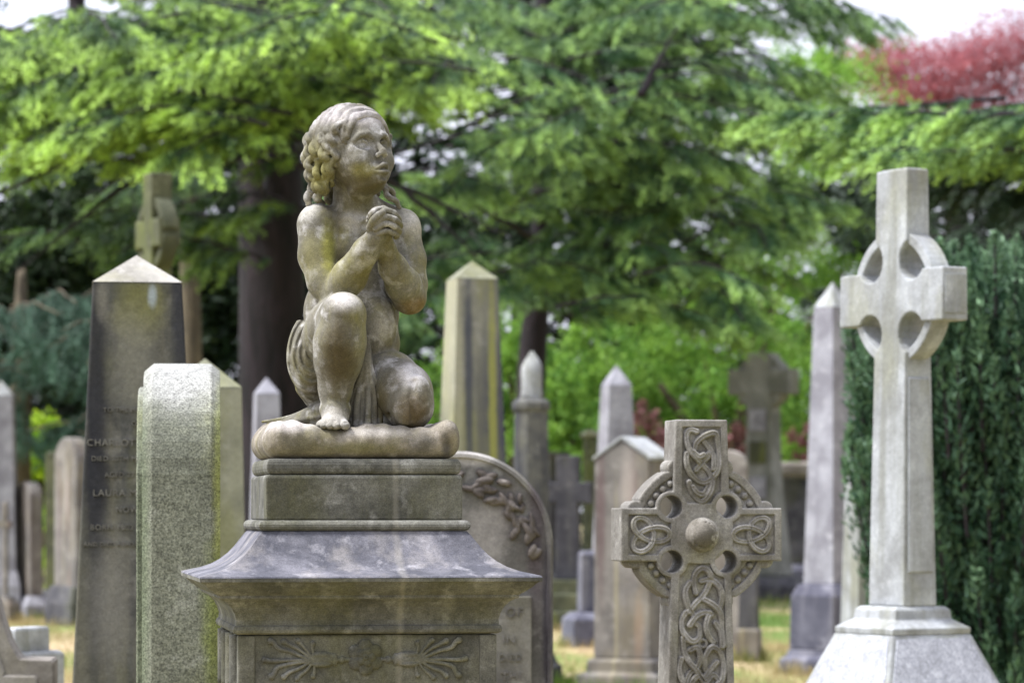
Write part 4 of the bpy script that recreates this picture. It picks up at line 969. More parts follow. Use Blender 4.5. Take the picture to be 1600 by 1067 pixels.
low = [(Z4([(400,340),(385,260),(400,185),(455,142),(515,190),(505,280),(470,350),(390,430),(340,490)]), 0, False), (Z4([(445,245),(520,235),(585,285),(612,370),(600,450)]), 1.5, False),
       (Z4([(470,395),(550,445),(605,520),(612,640),(625,760)]), 3.2, False), (Z4([(350,260),(315,330),(330,430),(380,520)]), 2.2, False),
       (Z4([(320,500),(285,570),(300,660),(365,730),(425,700),(432,620),(405,590)]), .6, False), (Z4([(350,600),(400,530),(470,500),(530,515)]), 4.0, False),
       (Z4([(515,500),(482,590),(498,680),(545,735)]), 2.6, False), (Z4([(560,585),(605,660),(615,770)]), 1.0, False),
       (Z4([(300,700),(310,810),(350,900),(400,960),(460,1050)]), .2, False), (Z4([(355,800),(405,780),(435,850),(415,930),(350,990),(320,1060)]), 3.0, False),
       (Z4([(480,960),(472,870),(525,780),(595,815),(628,920),(610,1040),(560,1090)]), 2.0, False), (Z4([(480,1010),(540,935),(570,900)]), 0, False),
       (Z4([(285,870),(268,960),(300,1060),(350,1120)]), 1.2, False), (Z4([(360,1070),(420,1005),(480,1060),(540,1000),(600,1060)]), 2.8, False)]
f = knot('b', low, K(1052, 1090, -8), K(1142, 878, 10), 5.2)
rr_ = [K(1098.5+6*math.cos(a), 1005+6*math.sin(a), 2) for a in np.linspace(0, 2*math.pi, 19)]; f.tube(rr_, [2.6]*19, 0)
for k in range(3):      # plait running on down the shaft below the picture
    pts = [K(1097+26*math.sin(t+k*2.094), 1082+t*13, 2.6+2.2*math.sin(2*(t+k*2.094))) for t in np.linspace(0, 2.6, 14)]
kmesh('knot_panel', f)
bm = bmesh.new(); b_taper(bm, [(.24, .17, -.05), (.24, .17, .28), (.16, .11, .46), (.115, .085, .48)])
for v in bm.verts: v.co.y += T*KU/2
bm_obj('base', bm, M_celtic, o, bevel=.008)

# ================================================================ white ring cross on its panelled plinth
WD = 11.5; u = WD/FPX
WT = lambda y: (21+11*(y-267)/679)*u
o = wheel_cross(1410, WD, R(-60), 466, 133, 41, 90, 105, 267, [(40, 505), (46, 946)], .06, M_white, 'tall white granite ring cross on a panelled plinth, right of the picture', name='ring_cross', ring_t=.74, taper=(32*u, 21*u), scoop=(53, 57, 32))
z = lambda y: zz(y, WD)
for s in (-1, 1):       # raised strips on the sides of the shaft and frames on the arm ends
    bm = bmesh.new(); b_loft(bm, [[(s*40.0*u, -WT(590)*.78, z(590)), (s*40.0*u, WT(590)*.78, z(590)), (s*44.0*u, WT(895)*.78, z(895)), (s*44.0*u, -WT(895)*.78, z(895))], [(s*43.6*u, -WT(590)*.74, z(593)), (s*43.6*u, WT(590)*.74, z(593)), (s*48.0*u, WT(895)*.74, z(892)), (s*48.0*u, -WT(895)*.74, z(892))]])
    bm_obj('side_panel', bm, M_white, o, bevel=.002)
    bm = bmesh.new(); b_box(bm, s*133*u-.001, s*133*u+s*.004, -.045, .045, z(466+30), z(466-30)); bm_obj('end_panel', bm, M_white, o, bevel=.002)
bm = bmesh.new(); b_box(bm, -32*u, 32*u, -.036, .036, z(267)-.002, z(267)+.004)
bm_obj('end_panel', bm, M_white, o, bevel=.002)
HW = lambda y: (76+(y-990)*.415)*u
bm = bmesh.new(); b_taper(bm, [(75*u, 75*u, z(989)), (76*u, 76*u, z(979)), (60*u, 60*u, z(969)), (55*u, 55*u, z(966)), (53*u, 53*u, z(951)), (47*u, 47*u, z(946))]); bm_obj('plinth', bm, M_white, o, bevel=.004)
yb = 1340
bm = bmesh.new(); b_taper(bm, [(HW(yb)*1.12, HW(yb)*1.12, -.05), (HW(yb)*1.12, HW(yb)*1.12, z(yb)-.0), (HW(yb), HW(yb), z(yb)+.001), (76*u, 76*u, z(989.2))]); wbase = bm_obj('base', bm, M_white, o, bevel=.006)
for k in range(4):
    a = k*math.pi/2; m = Matrix.Rotation(a, 3, 'Z'); bm = bmesh.new(); rings = []
    for off in (-.004, .004):
        q = []
        for sx, y in ((-1, 1325), (1, 1325), (1, 995), (-1, 995)):
            w = HW(y); q.append(m @ Vector((sx*(w-8.5*u), -(w+off), z(y)+off*.4)))
        rings.append(q)
    b_loft(bm, rings); bm_obj('panel', bm, M_panel, wbase, bevel=.002)
# ================================================================ trees, yew, ground
def leaf_mat(name, old, young, trans=.3, var=.25, sc=.9, dead=None):
    N = NT(name); at_ = N.n('Attribute', attribute_name='tip'); tc = N.n('TexCoord')
    n = N.noise(tc.outputs['Object'], sc, 3, .5)
    col = N.mix(at_.outputs['Fac'], rgb(old), rgb(young))
    col = N.mix(var, col, N.ramp(n, [(.3, .15), (.7, .85)]), 'OVERLAY')
    p = N.n('BsdfPrincipled'); N.l(col, p.inputs['Base Color']); p.inputs['Roughness'].default_value = .6; p.inputs['Specular IOR Level'].default_value = .3
    t = N.n('BsdfTranslucent'); N.l(col, t.inputs[0])
    m = N.n('MixShader'); m.inputs[0].default_value = trans; N.l(p.outputs[0], m.inputs[1]); N.l(t.outputs[0], m.inputs[2])
    o = N.n('OutputMaterial'); N.l(m.outputs[0], o.inputs[0]); return N.m
def bark_mat(name, a, b, sc=6):
    N = NT(name); tc = N.n('TexCoord'); mp = N.n('Mapping'); mp.inputs['Scale'].default_value = (1, 1, .25); N.l(tc.outputs['Object'], mp.inputs[0])
    n = N.noise(mp.outputs[0], sc, 6, .65, .6); col = N.ramp(n, [(.36, rgb(a)), (.62, rgb(b))])
    p = N.n('BsdfPrincipled'); N.l(col, p.inputs['Base Color']); p.inputs['Roughness'].default_value = .95
    bp = N.n('Bump'); bp.inputs['Distance'].default_value = .05; bp.inputs['Strength'].default_value = .8; N.l(n, bp.inputs['Height']); N.l(bp.outputs[0], p.inputs['Normal'])
    o = N.n('OutputMaterial'); N.l(p.outputs[0], o.inputs[0]); return N.m
M_bark = bark_mat('dark_purple_bark', '#0e0b0d', '#2a2126'); M_bark2 = bark_mat('brown_green_bark', '#3a342b', '#6a5f4a')
M_cedar = leaf_mat('cedar_needles', '#29481f', '#b0d45a', .1); M_cedar2 = leaf_mat('cedar_needles_grey_green', '#30522c', '#add268', .12)
M_darkcon = leaf_mat('dark_conifer_needles', '#1a2b18', '#426030', .15); M_spruce = leaf_mat('blue_green_needles', '#25412f', '#50745a', .2)
M_lime = leaf_mat('fresh_lime_leaves', '#487530', '#9cc250', .45, var=.45); M_red = leaf_mat('copper_red_leaves', '#8a4850', '#bd7a80', .45, var=.25); M_yew = leaf_mat('yew_needles', '#25432f', '#74946c', .2)
M_dullred = leaf_mat('dull_red_leaves', '#5e4038', '#94686a', .3)
M_holly = leaf_mat('dark_holly_leaves', '#1b2b17', '#31491f', .15)
M_bush = leaf_mat('yellow_green_leaves', '#6f9a1c', '#b8cf3a', .5)

class Leaves:
    def __init__(s): s.c = []; s.d = []; s.w = []; s.t = []
    def add(s, c, d, w, t): s.c.append(c); s.d.append(d); s.w.append(w); s.t.append(t)
    def build(s, name, mat, parent, origin):
        c = np.concatenate(s.c)-np.array(tuple(origin)); d = np.concatenate(s.d); w = np.concatenate(s.w); t = np.concatenate(s.t)
        V = np.stack([c-d, c-d*.1+w, c+d, c-d*.1-w], 1).reshape(-1, 3); F = np.arange(len(V)).reshape(-1, 4)
        o = np_mesh(name, V, F, mat, parent, smooth=False)
        a = o.data.attributes.new('tip', 'FLOAT', 'FACE'); a.data.foreach_set('value', np.clip(t, 0, 1).astype(np.float32))
        return o
def unit(v): return v/(np.linalg.norm(v, axis=-1, keepdims=True)+1e-9)
def limb_leaves(L, rng, p0, p1, width, nb=26, nt_=14, nk=13, ln=(.05,.09), wd=.0105, droop=.38, young=.6, bare=.15, sag=.0, twl=(.2,.5)):
    """a flat spray of conifer foliage along a limb: side branches > drooping twigs > needle tufts, fresh growth on the outer tips"""
    p0 = np.array(p0, float); p1 = np.array(p1, float); ax = p1-p0; Ln = np.linalg.norm(ax)
    f = unit(ax[None])[0]; side = unit(np.cross(f, (0, 0, 1))[None])[0]
    s = bare+(1-bare)*np.sort(rng.random(nb)); sg = np.where(np.arange(nb) % 2, 1, -1)
    B = p0+ax*s[:,None]; B[:,2] -= sag*Ln*(s**2)
    an = R(35)+rng.random(nb)*R(40)
    bd = unit(f*np.cos(an)[:,None] + side*(sg*np.sin(an))[:,None] + np.array((0,0,1))*(rng.normal(0, .12, nb)-.03)[:,None])
    bl = width*(.45+.75*rng.random(nb))*np.clip(1.25-s*.85, .25, 1)
    t = rng.random((nb, nt_))*.92+.08
    tb = B[:,None]+bd[:,None]*(bl[:,None]*t)[...,None]; tb[...,2] -= .22*bl[:,None]*t**2*droop*2
    td = bd[:,None]*.45 + f*.4 + rng.normal(0, .11, (nb, nt_, 3))*(1, 1, .4); td[...,2] -= droop*(.55+.7*rng.random((nb, nt_)))
    td = unit(td); tl = twl[0]+(twl[1]-twl[0])*rng.random((nb, nt_))
    u = rng.random((nb, nt_, nk))
    c = tb[:,:,None]+td[:,:,None]*(tl[...,None]*u)[...,None]; c[...,2] -= .12*(u**2)*tl[...,None]*droop*2
    c += rng.normal(0, .018, c.shape)
    d = unit(td[:,:,None]*.95+rng.normal(0, .24, c.shape))
    n = unit(rng.normal(0, .7, c.shape)+np.array((0, 0, .9)))
    w = unit(np.cross(d, n))
    le = ln[0]+(ln[1]-ln[0])*rng.random((nb, nt_, nk, 1))
    tip = np.clip(.12+(u-.4)*.7+(t[...,None]-.5)*1.1+(s[:,None,None]-.5)*.6, 0, 1)*young*(.75+.5*rng.random((nb, 1, 1)))
    L.add(c.reshape(-1, 3), (d*le/2).reshape(-1, 3), (w*wd*(.7+.6*rng.random(le.shape))).reshape(-1, 3), tip.reshape(-1))
def cloud_leaves(L, rng, cen, rad, n, size=(.06,.13), asp=.38, young=.5, clumps=26, crad=.26):
    """broadleaf crown: leaves gathered in clumps through the crown's volume"""
    cen = np.array(cen, float); rad = np.array(rad, float)
    k = unit(rng.normal(0, 1, (clumps, 3)))*(rng.random((clumps, 1))**.45)
    g = rng.integers(0, clumps, n); r_ = (.6+.8*rng.random(clumps))*crad
    p = k[g]+rng.normal(0, 1, (n, 3))*r_[g][:,None]*.55
    c = cen+p*rad
    d = unit(rng.normal(0, 1, (n, 3))+np.array((0, 0, -.5))); nn = unit(rng.normal(0, .8, (n, 3))+np.array((0, 0, .8))); w = unit(np.cross(d, nn))
    le = size[0]+(size[1]-size[0])*rng.random((n, 1))
    tip = np.clip(rng.random(n)*.7+rng.random(clumps)[g]*.6-.15, 0, 1)*young*1.3
    L.add(c, d*le/2, w*le*asp/2, tip)
def tree(name, px, D, label, cat='tree', group=None):
    return tag(empty(name, ((px-CX)/FPX*D, D, 0)), label, cat, group)
class Wood:
    def __init__(s, org): s.bm = bmesh.new(); s.o = Vector(org)
    def limb(s, pts, r0, r1, n=7, wob=.0, rnd=random):
        q = spline([Vector(p)-s.o for p in pts], 5)
        for i in range(1, len(q)-1): q[i] += Vector((rnd.uniform(-wob, wob), rnd.uniform(-wob, wob), rnd.uniform(-wob, wob)))
        b_tube(s.bm, q, [r0+(r1-r0)*i/(len(q)-1) for i in range(len(q))], n)
    def build(s, mat, parent, name='trunk'): return bm_obj(name, s.bm, mat, parent, smooth=True)
rng = np.random.default_rng(11); rnd = random.Random(12)

def conifer(name, label, px, D, trunk, limbs, leafmat, bark, group=None, seed=1, **kw):
    """trunk: [(px, py, radius m)] from the ground up; limbs: (px0, py0, D0, px1, py1, D1, width, opts)"""
    r = np.random.default_rng(seed); rr = random.Random(seed)
    o = tree(name, px, D, label, 'tree', group); wd = Wood(o.location); L = Leaves()
    for tr in trunk:
        pts = [at(x, y, dd) for x, y, dd, rad in tr]; pts[0].z = min(pts[0].z, -.1) if tr is trunk[0] else pts[0].z
        q = spline([p-wd.o for p in pts], 6); rads = np.interp(np.linspace(0, len(tr)-1, len(q)), range(len(tr)), [t_[3] for t_ in tr])
        b_tube(wd.bm, q, list(rads), 14)
    for lb in limbs:
        x0, y0, d0, x1, y1, d1, w = lb[:7]; op = dict(kw); op.update(lb[7] if len(lb) > 7 else {})
        p0, p1 = at(x0, y0, d0), at(x1, y1, d1)
        fol = op.pop('fol', True); r0 = op.pop('r', .026)
        mid = (p0+p1)/2 + Vector((0, 0, op.pop('arch', .12)*(p1-p0).length))
        wd.limb([p0, mid, p1], r0, .008, 6, .02, rr)
        if fol:
            ln_ = (p1-p0).length; dens = op.pop('dens', 1.0)
            nb = max(8, int(7.0*ln_*dens)); op['nb'] = nb//2
            limb_leaves(L, r, p0, mid, w, **{**op, 'bare': op.get('bare', .15)}); op['nb'] = nb//2+nb//6; op['bare'] = 0.0
            limb_leaves(L, r, mid, p1, w, **op)
    wd.build(bark, o); L.build('crown', leafmat, o, o.location); return o

def spray_set(seed, n, rect, D, lens, heads, w=(.5,.9), **op):
    """n limbs whose tips lie in a patch of the crown; heads = direction in degrees they grow in (0 = right, 90 = away)"""
    r = random.Random(seed); out = []
    for i in range(n):
        px, py, dd = r.uniform(rect[0], rect[1]), r.uniform(rect[2], rect[3]), r.uniform(*D)
        l = r.uniform(*lens); a = R(r.uniform(*heads)); tip = at(px, py, dd)
        st_ = tip - Vector((math.cos(a)*l, math.sin(a)*l, -r.uniform(-.02, .16)*l))
        x0 = CX+st_.x/st_.y*FPX; y0 = HY-(st_.z-EYE)/st_.y*FPX
        out.append((x0, y0, st_.y, px, py, dd, r.uniform(*w), dict(op)))
    return out

# ---- the great cedar on the left
lim = []
lim += spray_set(1, 38, (-60, 440, 60, 200), (35, 41), (2.2, 3.6), (175, 290), (.7, 1.1), young=.9, dens=1.15)
lim += spray_set(2, 15, (-80, 290, 150, 250), (35, 38), (2.0, 3.2), (180, 260), (.6, 1.0), young=1.0, dens=1.1)
lim += spray_set(3, 24, (300, 700, 10, 150), (36, 43), (2.0, 3.4), (240, 340), (.6, 1.0), young=.85, dens=1.1)
lim += spray_set(4, 10, (150, 480, -30, 60), (37, 44), (2, 3), (180, 350), (.6, 1.0), young=.6)
lim += spray_set(5, 18, (480, 760, 90, 190), (38, 43), (1.8, 2.8), (290, 370), (.5, .9), young=.8)
lim += spray_set(6, 8, (-40, 230, 250, 400), (40, 46), (1.6, 2.6), (170, 250), (.4, .7), young=.25, dens=.8)
lim += spray_set(7, 6, (300, 440, 330, 420), (41, 44), (1.0, 1.7), (200, 330), (.4, .65), young=.6, dens=1.2)
lim += spray_set(8, 7, (230, 360, 200, 330), (43, 48), (1.4, 2.0), (180, 260), (.4, .7), young=.2, dens=.9)
lim += [(425, 185, 44.4, 180, 245, 37, .4, dict(fol=False, r=.10, arch=-.05)), (425, 215, 44.4, 262, 236, 38, .4, dict(fol=False, r=.08, arch=-.04)), (330, 195, 41, -40, 318, 36, .4, dict(fol=False, r=.075, arch=.02)),
        (300, 235, 41, 20, 430, 37.5, .4, dict(fol=False, r=.055, arch=.03)), (250, 240, 39, 120, 330, 37.5, .4, dict(fol=False, r=.045, arch=.03)), (425, 200, 44.8, 395, 175, 40, .4, dict(fol=False, r=.05, arch=-.2)), (420, 230, 44.8, 335, 330, 43, .4, dict(fol=False, r=.05, arch=.03)), (470, 230, 44.4, 690, 340, 39, .4, dict(fol=False, r=.085, arch=.03)), (470, 260, 44.4, 800, 370, 40, .4, dict(fol=False, r=.07, arch=.03)), (640, 305, 41, 760, 420, 40, .4, dict(fol=False, r=.045, arch=.02))]
conifer('cedar_tree', 'great spreading cedar with thick dark trunk behind the statue and bright drooping sprays', 425, 45.0,
        [[(430, 960, 45, .62), (428, 700, 45, .50), (425, 450, 45, .46), (422, 250, 45, .45), (418, 120, 45, .40), (415, -120, 45, .32)]], lim, M_cedar, M_bark, seed=5)
# ---- second cedar, middle and right
lim = []
lim += spray_set(21, 22, (640, 1010, 180, 330), (42, 50), (1.8, 3.0), (180, 350), (.5, .9), young=.7)
lim += spray_set(22, 14, (660, 960, 330, 480), (44, 51), (1.5, 2.4), (180, 350), (.5, .8), young=.35)
lim += spray_set(23, 26, (880, 1330, 110, 330), (42, 50), (2.0, 3.4), (270, 380), (.6, 1.0), young=.6)
lim += spray_set(24, 22, (900, 1260, 320, 520), (42, 49), (1.8, 3.0), (260, 370), (.5, .9), young=.6)
lim += spray_set(25, 14, (640, 1150, -20, 130), (42, 52), (2.0, 3.2), (200, 360), (.6, 1.0), young=.45)
lim += spray_set(29, 16, (640, 900, -10, 130), (45, 52), (1.8, 3), (190, 350), (.6, 1.0), young=.5)
lim += spray_set(26, 10, (1130, 1420, 10, 60), (46, 50), (2.4, 3.4), (330, 380), (.45, .7), young=.3, dens=.8)
lim += spray_set(27, 7, (1150, 1300, 120, 200), (42, 46), (2.4, 3.4), (320, 370), (.5, .8), young=.5)
lim += spray_set(28, 10, (480, 680, 380, 560), (50, 55), (1.5, 2.4), (180, 330), (.5, .8), young=.2)
lim += [(850, 330, 52, 1000, 150, 42.5, .4, dict(fol=False, r=.15, arch=.0)), (845, 420, 52, 925, 350, 46, .4, dict(fol=False, r=.12, arch=-.05)), (1000, 150, 42.5, 1060, 40, 43, .4, dict(fol=False, r=.07, arch=.0)), (850, 380, 52, 700, 300, 43, .4, dict(fol=False, r=.08, arch=.0)), (850, 340, 52, 640, 280, 47, .4, dict(fol=False, r=.09, arch=.05)), (840, 430, 52, 690, 400, 48, .4, dict(fol=False, r=.07, arch=.04))]
conifer('cedar_tree', 'second cedar with slender forking trunk, its layered sprays filling the middle and right', 845, 52.0,
        [[(825, 960, 52, .30), (828, 640, 52, .24), (838, 480, 52, .21), (850, 330, 52, .19), (852, 150, 52, .16), (850, -100, 52, .12)]], lim, M_cedar2, M_bark, seed=6)
# ---- cedar limbs reaching in from the right, dark tree behind the white cross
lim = spray_set(31, 22, (1160, 1640, 172, 235), (30, 35), (2.0, 3.2), (172, 205), (.4, .65), young=.8, dens=1.2, arch=.0)
conifer('cedar_tree', 'cedar off the right edge sending one level fringed bough across behind the white ring cross', 1900, 33.0,
        [[(1900, 1200, 33, .4), (1900, 500, 33, .34), (1900, 0, 33, .25)]], lim, M_cedar2, M_bark, seed=77)
lim = spray_set(32, 26, (1370, 1680, 230, 430), (33, 38), (1.6, 2.6), (160, 240), (.5, .8), young=.25)
conifer('dark_conifer', 'dark layered conifer filling the space between the fringed bough and the yew', 1760, 36.0,
        [[(1760, 1000, 36, .4), (1760, 500, 36, .34), (1755, 100, 36, .25), (1750, -100, 36, .2)]], lim, M_darkcon, M_bark, seed=7)
# ---- blue-green spruce at far left
lim = spray_set(41, 34, (-90, 165, 470, 690), (46, 50), (1.0, 1.8), (220, 340), (.45, .75), young=.6, droop=.8)
conifer('blue_spruce', 'blue-green drooping spruce at far left behind the dark obelisk', 30, 50.0,
        [[(30, 960, 50, .2), (32, 600, 50, .16), (34, 420, 50, .06)]], lim, M_spruce, M_bark2, seed=8)
# ---- slim greenish trunk left of the big cedar
lim = spray_set(51, 6, (200, 420, 180, 320), (50, 54), (1.4, 2.2), (180, 360), (.4, .7), young=.2)
conifer('slim_conifer', 'slim greenish trunk of a conifer between the ring cross and the great cedar', 298, 52.0,
        [[(300, 960, 52, .20), (300, 600, 52, .17), (296, 400, 52, .16), (298, 200, 52, .12), (300, 50, 52, .06)]], lim, M_darkcon, M_bark2, seed=9)
# ---- dark evergreens closing the view
for i, (px, D, rect, n, lb) in enumerate(((120, 64, (-160, 330, -60, 720), 80, 'dark evergreen far behind at the left edge'), (560, 66, (330, 630, 60, 720), 74, 'dark evergreen far behind the statue'), (820, 68, (740, 1050, -40, 470), 70, 'dark evergreen far behind the second cedar'), (1030, 69, (760, 1300, 430, 720), 54, 'dark evergreen low in the gap behind the gabled pillar and far wheel cross'))):
    lim = spray_set(60+i, n, rect, (D-4, D+1), (2.2, 3.8), (190, 350), (1.0, 1.6), young=.35, dens=.62, nk=7, ln=(.12,.22), wd=.04, twl=(.25,.6))
    conifer('dark_evergreen', lb, px, D, [[(px, 930, D, .4), (px, 500, D, .3), (px, -60, D, .15)]], lim, M_darkcon, M_bark, group='dark evergreens closing the view', seed=70+i)
def broadleaf(name, label, px, D, blobs, mat, bark, seed, group=None, trunk_r=.2, size=(.09,.18), cat='tree', young=.6, crad=.24, lpc=130):
    r = np.random.default_rng(seed); rr = random.Random(seed); o = tree(name, px, D, label, cat, group); wd = Wood(o.location); L = Leaves()
    base = Vector((o.location.x, D, -.1)); top = at(*blobs[0][:2], D)
    wd.limb([base, (base+top)/2+Vector((.1, 0, 0)), top], trunk_r, trunk_r*.3, 9)
    for bx, by, dd, rx, rz_, n in blobs:
        c = at(bx, by, D+dd); u = D/FPX
        if n > 1500: wd.limb([(base+top)/2, ((base+top)/2+c)/2+Vector((0, 0, .3)), c], trunk_r*.45, .02, 6)
        cloud_leaves(L, r, c, (rx*u, max(rx, rz_)*u*.8, rz_*u), n, size=size, young=young, clumps=max(10, n//lpc), crad=crad)
    wd.build(bark, o); L.build('crown', mat, o, o.location); return o
broadleaf('broadleaf_tree', 'fresh lime-green broadleaf tree glowing behind the second cedar on the right', 1230, 62.0,
          [(1030, 600, 4, 170, 110, 5000), (1060, 650, 2, 170, 80, 4000), (1200, 680, 2, 150, 70, 6000), (1300, 230, 0, 140, 170, 7500), (1220, 430, 1, 190, 140, 7000), (1100, 560, 0, 180, 120, 5500), (1250, 610, -1, 130, 110, 4500), (1285, 100, 2, 60, 60, 1800), (960, 620, 1, 120, 110, 5000), (1350, 380, 1, 70, 130, 4000)], M_lime, M_bark2, 91)
broadleaf('broadleaf_tree', 'lime-green undergrowth tree low between the streaked obelisk and the gabled pillar', 890, 58.0,
          [(760, 640, 1, 110, 100, 5000), (880, 600, 0, 90, 110, 5000), (780, 520, 0, 90, 90, 3500), (900, 690, -1, 110, 60, 3500), (660, 640, 0, 90, 90, 2500)], M_lime, M_bark2, 92)
broadleaf('red_leaved_tree', 'copper-red tree under the white sky at the upper right', 1520, 74.0,
          [(1460, 112, 0, 130, 55, 6500), (1370, 105, 1, 80, 45, 3600), (1600, 84, 0, 110, 70, 6000), (1560, 190, 0, 90, 70, 4000), (1470, 150, 0, 110, 35, 3500), (1700, 120, 0, 90, 90, 3000)], M_red, M_bark, 93, size=(.08,.15), crad=.34, lpc=60)
broadleaf('red_shrub', 'small red-leaved shrub right of the steep-pointed grey obelisk', 1025, 56.0, [(1015, 660, 0, 34, 40, 420), (1035, 700, 0, 30, 30, 250)], M_dullred, M_bark, 94, trunk_r=.04, cat='shrub')
broadleaf('red_shrub', 'low red-leaved shrub beside the far wheel cross', 1150, 58.0, [(1150, 690, 0, 26, 24, 400), (1255, 690, 0, 22, 26, 350)], M_dullred, M_bark, 95, trunk_r=.04, cat='shrub')
broadleaf('yellow_bush', 'yellow-green bush behind the small stones at far left', 62, 54.0, [(60, 705, 0, 60, 50, 3500), (90, 760, 0, 50, 50, 1800), (40, 830, 0, 60, 60, 1500)], M_bush, M_bark2, 96, trunk_r=.05, cat='bush')
for i, (px, D, bl, lb) in enumerate(((40, 60, [(20, 500, 0, 170, 190, 6000), (110, 330, 0, 150, 130, 5000), (60, 720, 0, 190, 110, 4500), (-60, 330, 0, 120, 160, 3000)], 'dark bushy evergreen at far left behind the small stones'), (270, 61, [(230, 560, 0, 150, 200, 6000), (300, 380, 1, 170, 170, 7000), (360, 480, 1, 90, 120, 3500), (300, 740, 0, 170, 90, 3500)], 'dark bushy evergreen between the dark obelisk and the great cedar trunk'), (560, 62, [(560, 480, 0, 160, 180, 5000), (600, 680, 0, 170, 120, 4000), (700, 400, 0, 120, 140, 3500)], 'dark bushy evergreen behind the statue'))):
    broadleaf('evergreen_tree', lb, px, D, bl, M_holly, M_bark, 110+i, trunk_r=.14, size=(.14,.30), young=.3)
conifer('dark_conifer', 'dark evergreen behind the yew at the right edge', 1500, 54.0, [[(1500, 930, 54, .3), (1500, 500, 54, .2), (1500, 150, 54, .08)]],
        spray_set(35, 40, (1340, 1700, 190, 520), (50, 55), (2.0, 3.2), (180, 340), (.8, 1.3), young=.3, dens=.7, nk=7, ln=(.1,.2), wd=.035, twl=(.25,.5)), M_darkcon, M_bark, seed=36)
r = np.random.default_rng(3); L = Leaves(); n = 26000       # woodland edge beyond the cemetery
xx = r.uniform(-75, 75, n); hh = 3.2+1.3*np.sin(xx*.31)+.9*np.sin(xx*.83+1); zz_ = hh*r.random(n)**.8
c = np.stack([xx, 96+3*r.random(n), zz_], 1); d = unit(r.normal(0, 1, (n, 3))); w = unit(np.cross(d, r.normal(0, 1, (n, 3))))
L.add(c, d*.3, w*.14, r.random(n)*.5)
tag(L.build('woodland', M_holly, None, (0, 0, 0)), 'dark woodland edge beyond the far graves', 'woodland', kind='stuff')
# ---- columnar yew on the right
YD = 17.5; u = YD/FPX; r = np.random.default_rng(44); o = tree('yew', 1580, YD, 'columnar dark blue-green yew with upright plumes behind the white ring cross', 'tree'); L = Leaves(); wd = Wood(o.location)
cx0 = o.location.x; zb = 0.0
def ytop(x):    # crown top row by column
    return np.interp(x, [1290, 1310, 1340, 1420, 1470, 1520, 1600, 1700, 1850], [490, 455, 425, 410, 390, 362, 345, 350, 470])
for i in range(1000):
    a = r.random()*2*math.pi; q = r.random()**.42
    ht = r.random()**.85
    ex = 268*q*math.cos(a); ey = 268*q*math.sin(a)*.8
    xt = 1580+ex; zt = EYE-(ytop(xt)+ (1-ht)*680-HY)*u + r.normal(0, .05)
    rt = 1.0; H = r.uniform(.35, .75)
    z0 = zt-H; sh0 = np.interp(z0, [0, .8, 1.6, 2.4], [.70, .84, .96, 1.0]); sh1 = np.interp(zt, [0, .8, 1.6, 2.4], [.74, .88, .98, 1.0])
    p0 = np.array((cx0+ex*u*sh0*.93, YD+ey*u*sh0*.93, z0)); p1 = np.array((cx0+ex*u*sh1, YD+ey*u*sh1, zt))
    wd.limb([p0, (p0+p1)/2, p1], .012, .004, 4)
    n = 170; t = r.random(n)**.85; fat = r.uniform(.8, 1.7)
    ang = r.random(n)*2*math.pi; rad = fat*(.016+.055*np.sin(np.clip(t*1.05, 0, 1)*math.pi)**.6)*np.sqrt(r.random(n))*(1.1-.5*t)
    c = p0+(p1-p0)*t[:,None]+np.stack([np.cos(ang)*rad, np.sin(ang)*rad, r.normal(0, .015, n)], 1)
    d = unit(np.stack([np.cos(ang)*.55, np.sin(ang)*.55, np.full(n, .9)], 1)+r.normal(0, .4, (n, 3))); w = unit(np.cross(d, r.normal(0, 1, (n, 3))))
    L.add(c, d*(.022+.018*r.random((n, 1))), w*.0085, np.clip((t-.35)*1.1*r.random(n)*fat*.8+.12*r.random(n)+r.uniform(-.05, .12), 0, 1))
for k in range(5):
    a = k*1.257; wd.limb([Vector((cx0+.12*math.cos(a), YD+.12*math.sin(a), -.05)), Vector((cx0+.35*math.cos(a), YD+.3*math.sin(a), 1.0)), Vector((cx0+.55*math.cos(a), YD+.45*math.sin(a), 2.2))], .09, .03, 8)
wd.build(M_bark, o); L.build('crown', M_yew, o, o.location)

# ---- ground and grass
N = NT('mown_dry_grass'); tc = N.n('TexCoord'); v = tc.outputs['Object']
mpg = N.n('Mapping'); mpg.inputs['Scale'].default_value = (1, .35, 1); N.l(v, mpg.inputs[0])
n1 = N.noise(mpg.outputs[0], .55, 5, .6, .5); n2 = N.noise(v, 9, 5, .7)
col = N.ramp(n1, [(.38, rgb('#566f28')), (.47, rgb('#877f50')), (.57, rgb('#a18b6e')), (.66, rgb('#657a30'))])
col = N.mix(.5, col, N.ramp(n2, [(.3, .2), (.7, .8)]), 'OVERLAY')
p = N.n('BsdfPrincipled'); N.l(col, p.inputs['Base Color']); p.inputs['Roughness'].default_value = .95
bp = N.n('Bump'); bp.inputs['Distance'].default_value = .03; N.l(n2, bp.inputs['Height']); N.l(bp.outputs[0], p.inputs['Normal'])
ou_ = N.n('OutputMaterial'); N.l(p.outputs[0], ou_.inputs[0]); M_ground = N.m
bm = bmesh.new(); gx = list(np.linspace(-12, 12, 49)); gy = list(np.linspace(2, 90, 89))
gx = [-900, -200, -60, -25]+gx+[25, 60, 200, 900]; gy = [-300, -40, -8]+gy+[140, 300, 900]
vs = [[bm.verts.new((x, y, -.012+.03*mnoise.noise(Vector((x*.5, y*.4, 0))) if abs(x) < 13 and 0 < y < 91 else -.02)) for x in gx] for y in gy]
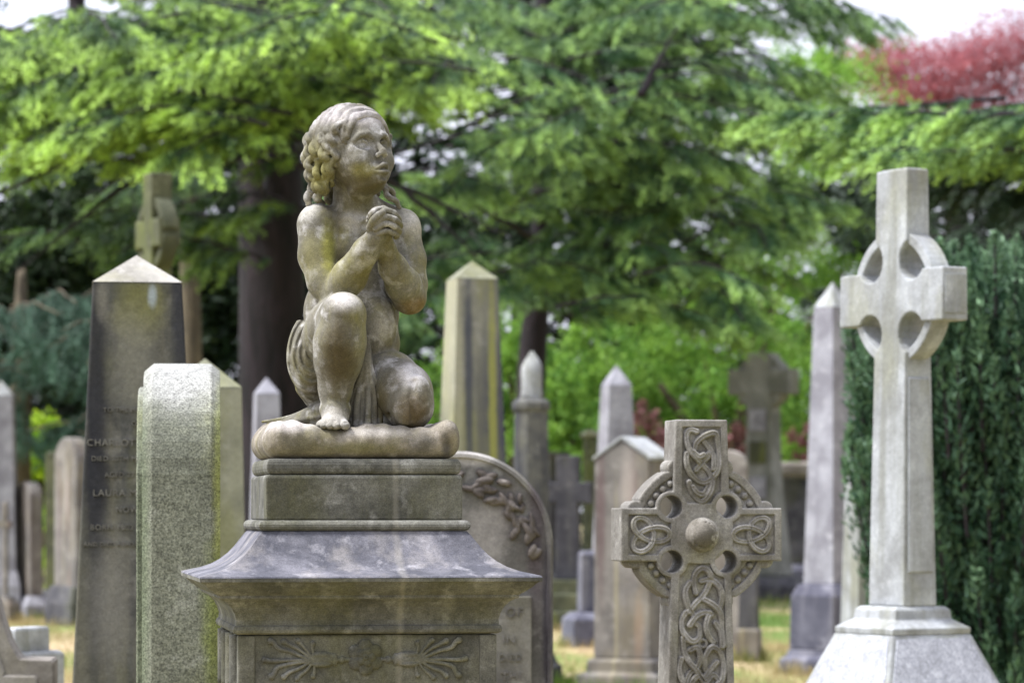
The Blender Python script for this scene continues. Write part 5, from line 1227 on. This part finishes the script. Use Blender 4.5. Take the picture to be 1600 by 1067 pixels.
for a, b in zip(vs[:-1], vs[1:]):
    for i in range(len(gx)-1): bm.faces.new((a[i], a[i+1], b[i+1], b[i]))
tag(bm_obj('ground', bm, M_ground, None, smooth=True), kind='structure')
r = np.random.default_rng(5); n = 90000
yy = r.uniform(17, 58, n); xx = (r.uniform(-60, 1660, n)-CX)/FPX*yy
h = r.uniform(.02, .07, n)*np.where(r.random(n) < .1, 1.8, 1)
bases = [o_ for o_ in S.objects if o_.parent is None and o_.type == 'EMPTY' and o_.get('category') in ('headstone', 'obelisk', 'cross', 'monument', 'tomb', 'post') and 13 < o_.location.y < 60]
for o_ in bases:        # longer tufts the mower missed, close round the stones
    bw = max([abs(c_*math.hypot(1, 0)) for ch in o_.children if ch.type == 'MESH' for c_ in [v_.co.x for v_ in ch.data.vertices if v_.co.z < .1]] or [.3]); k_ = 520
    an = r.uniform(0, 2*math.pi, k_); rr_2 = bw*(1.02+.35*r.random(k_)**2)
    xx = np.concatenate([xx, o_.location.x+rr_2*np.cos(an)*1.15]); yy = np.concatenate([yy, o_.location.y+rr_2*np.sin(an)]); h = np.concatenate([h, r.uniform(.05, .17, k_)*(.5+.5*np.abs(np.sin(an*2.3+bw*9)))])
n = len(xx); a = r.random(n)*math.pi; w = .006
dx, dy = np.cos(a)*w, np.sin(a)*w; lx, ly = r.normal(0, .02, n), r.normal(0, .02, n)
V = np.stack([np.stack([xx-dx, yy-dy, np.full(n, -.03)], 1), np.stack([xx+dx, yy+dy, np.full(n, -.03)], 1), np.stack([xx+lx, yy+ly, h], 1)], 1).reshape(-1, 3)
M_grass = leaf_mat('grass_blades', '#587529', '#ad9a72', .3, sc=.6)
g = np_mesh('grass', V, np.arange(3*n).reshape(-1, 3), M_grass, None, smooth=False); tag(g, 'short patchy green and straw-coloured grass between the graves', 'grass', kind='stuff')
at_ = g.data.attributes.new('tip', 'FLOAT', 'FACE'); at_.data.foreach_set('value', np.clip(.5+.9*np.sin(xx*.9+2*np.sin(yy*.31))*np.sin(yy*.45+.5)+r.normal(0, .2, n), 0, 1).astype(np.float32))
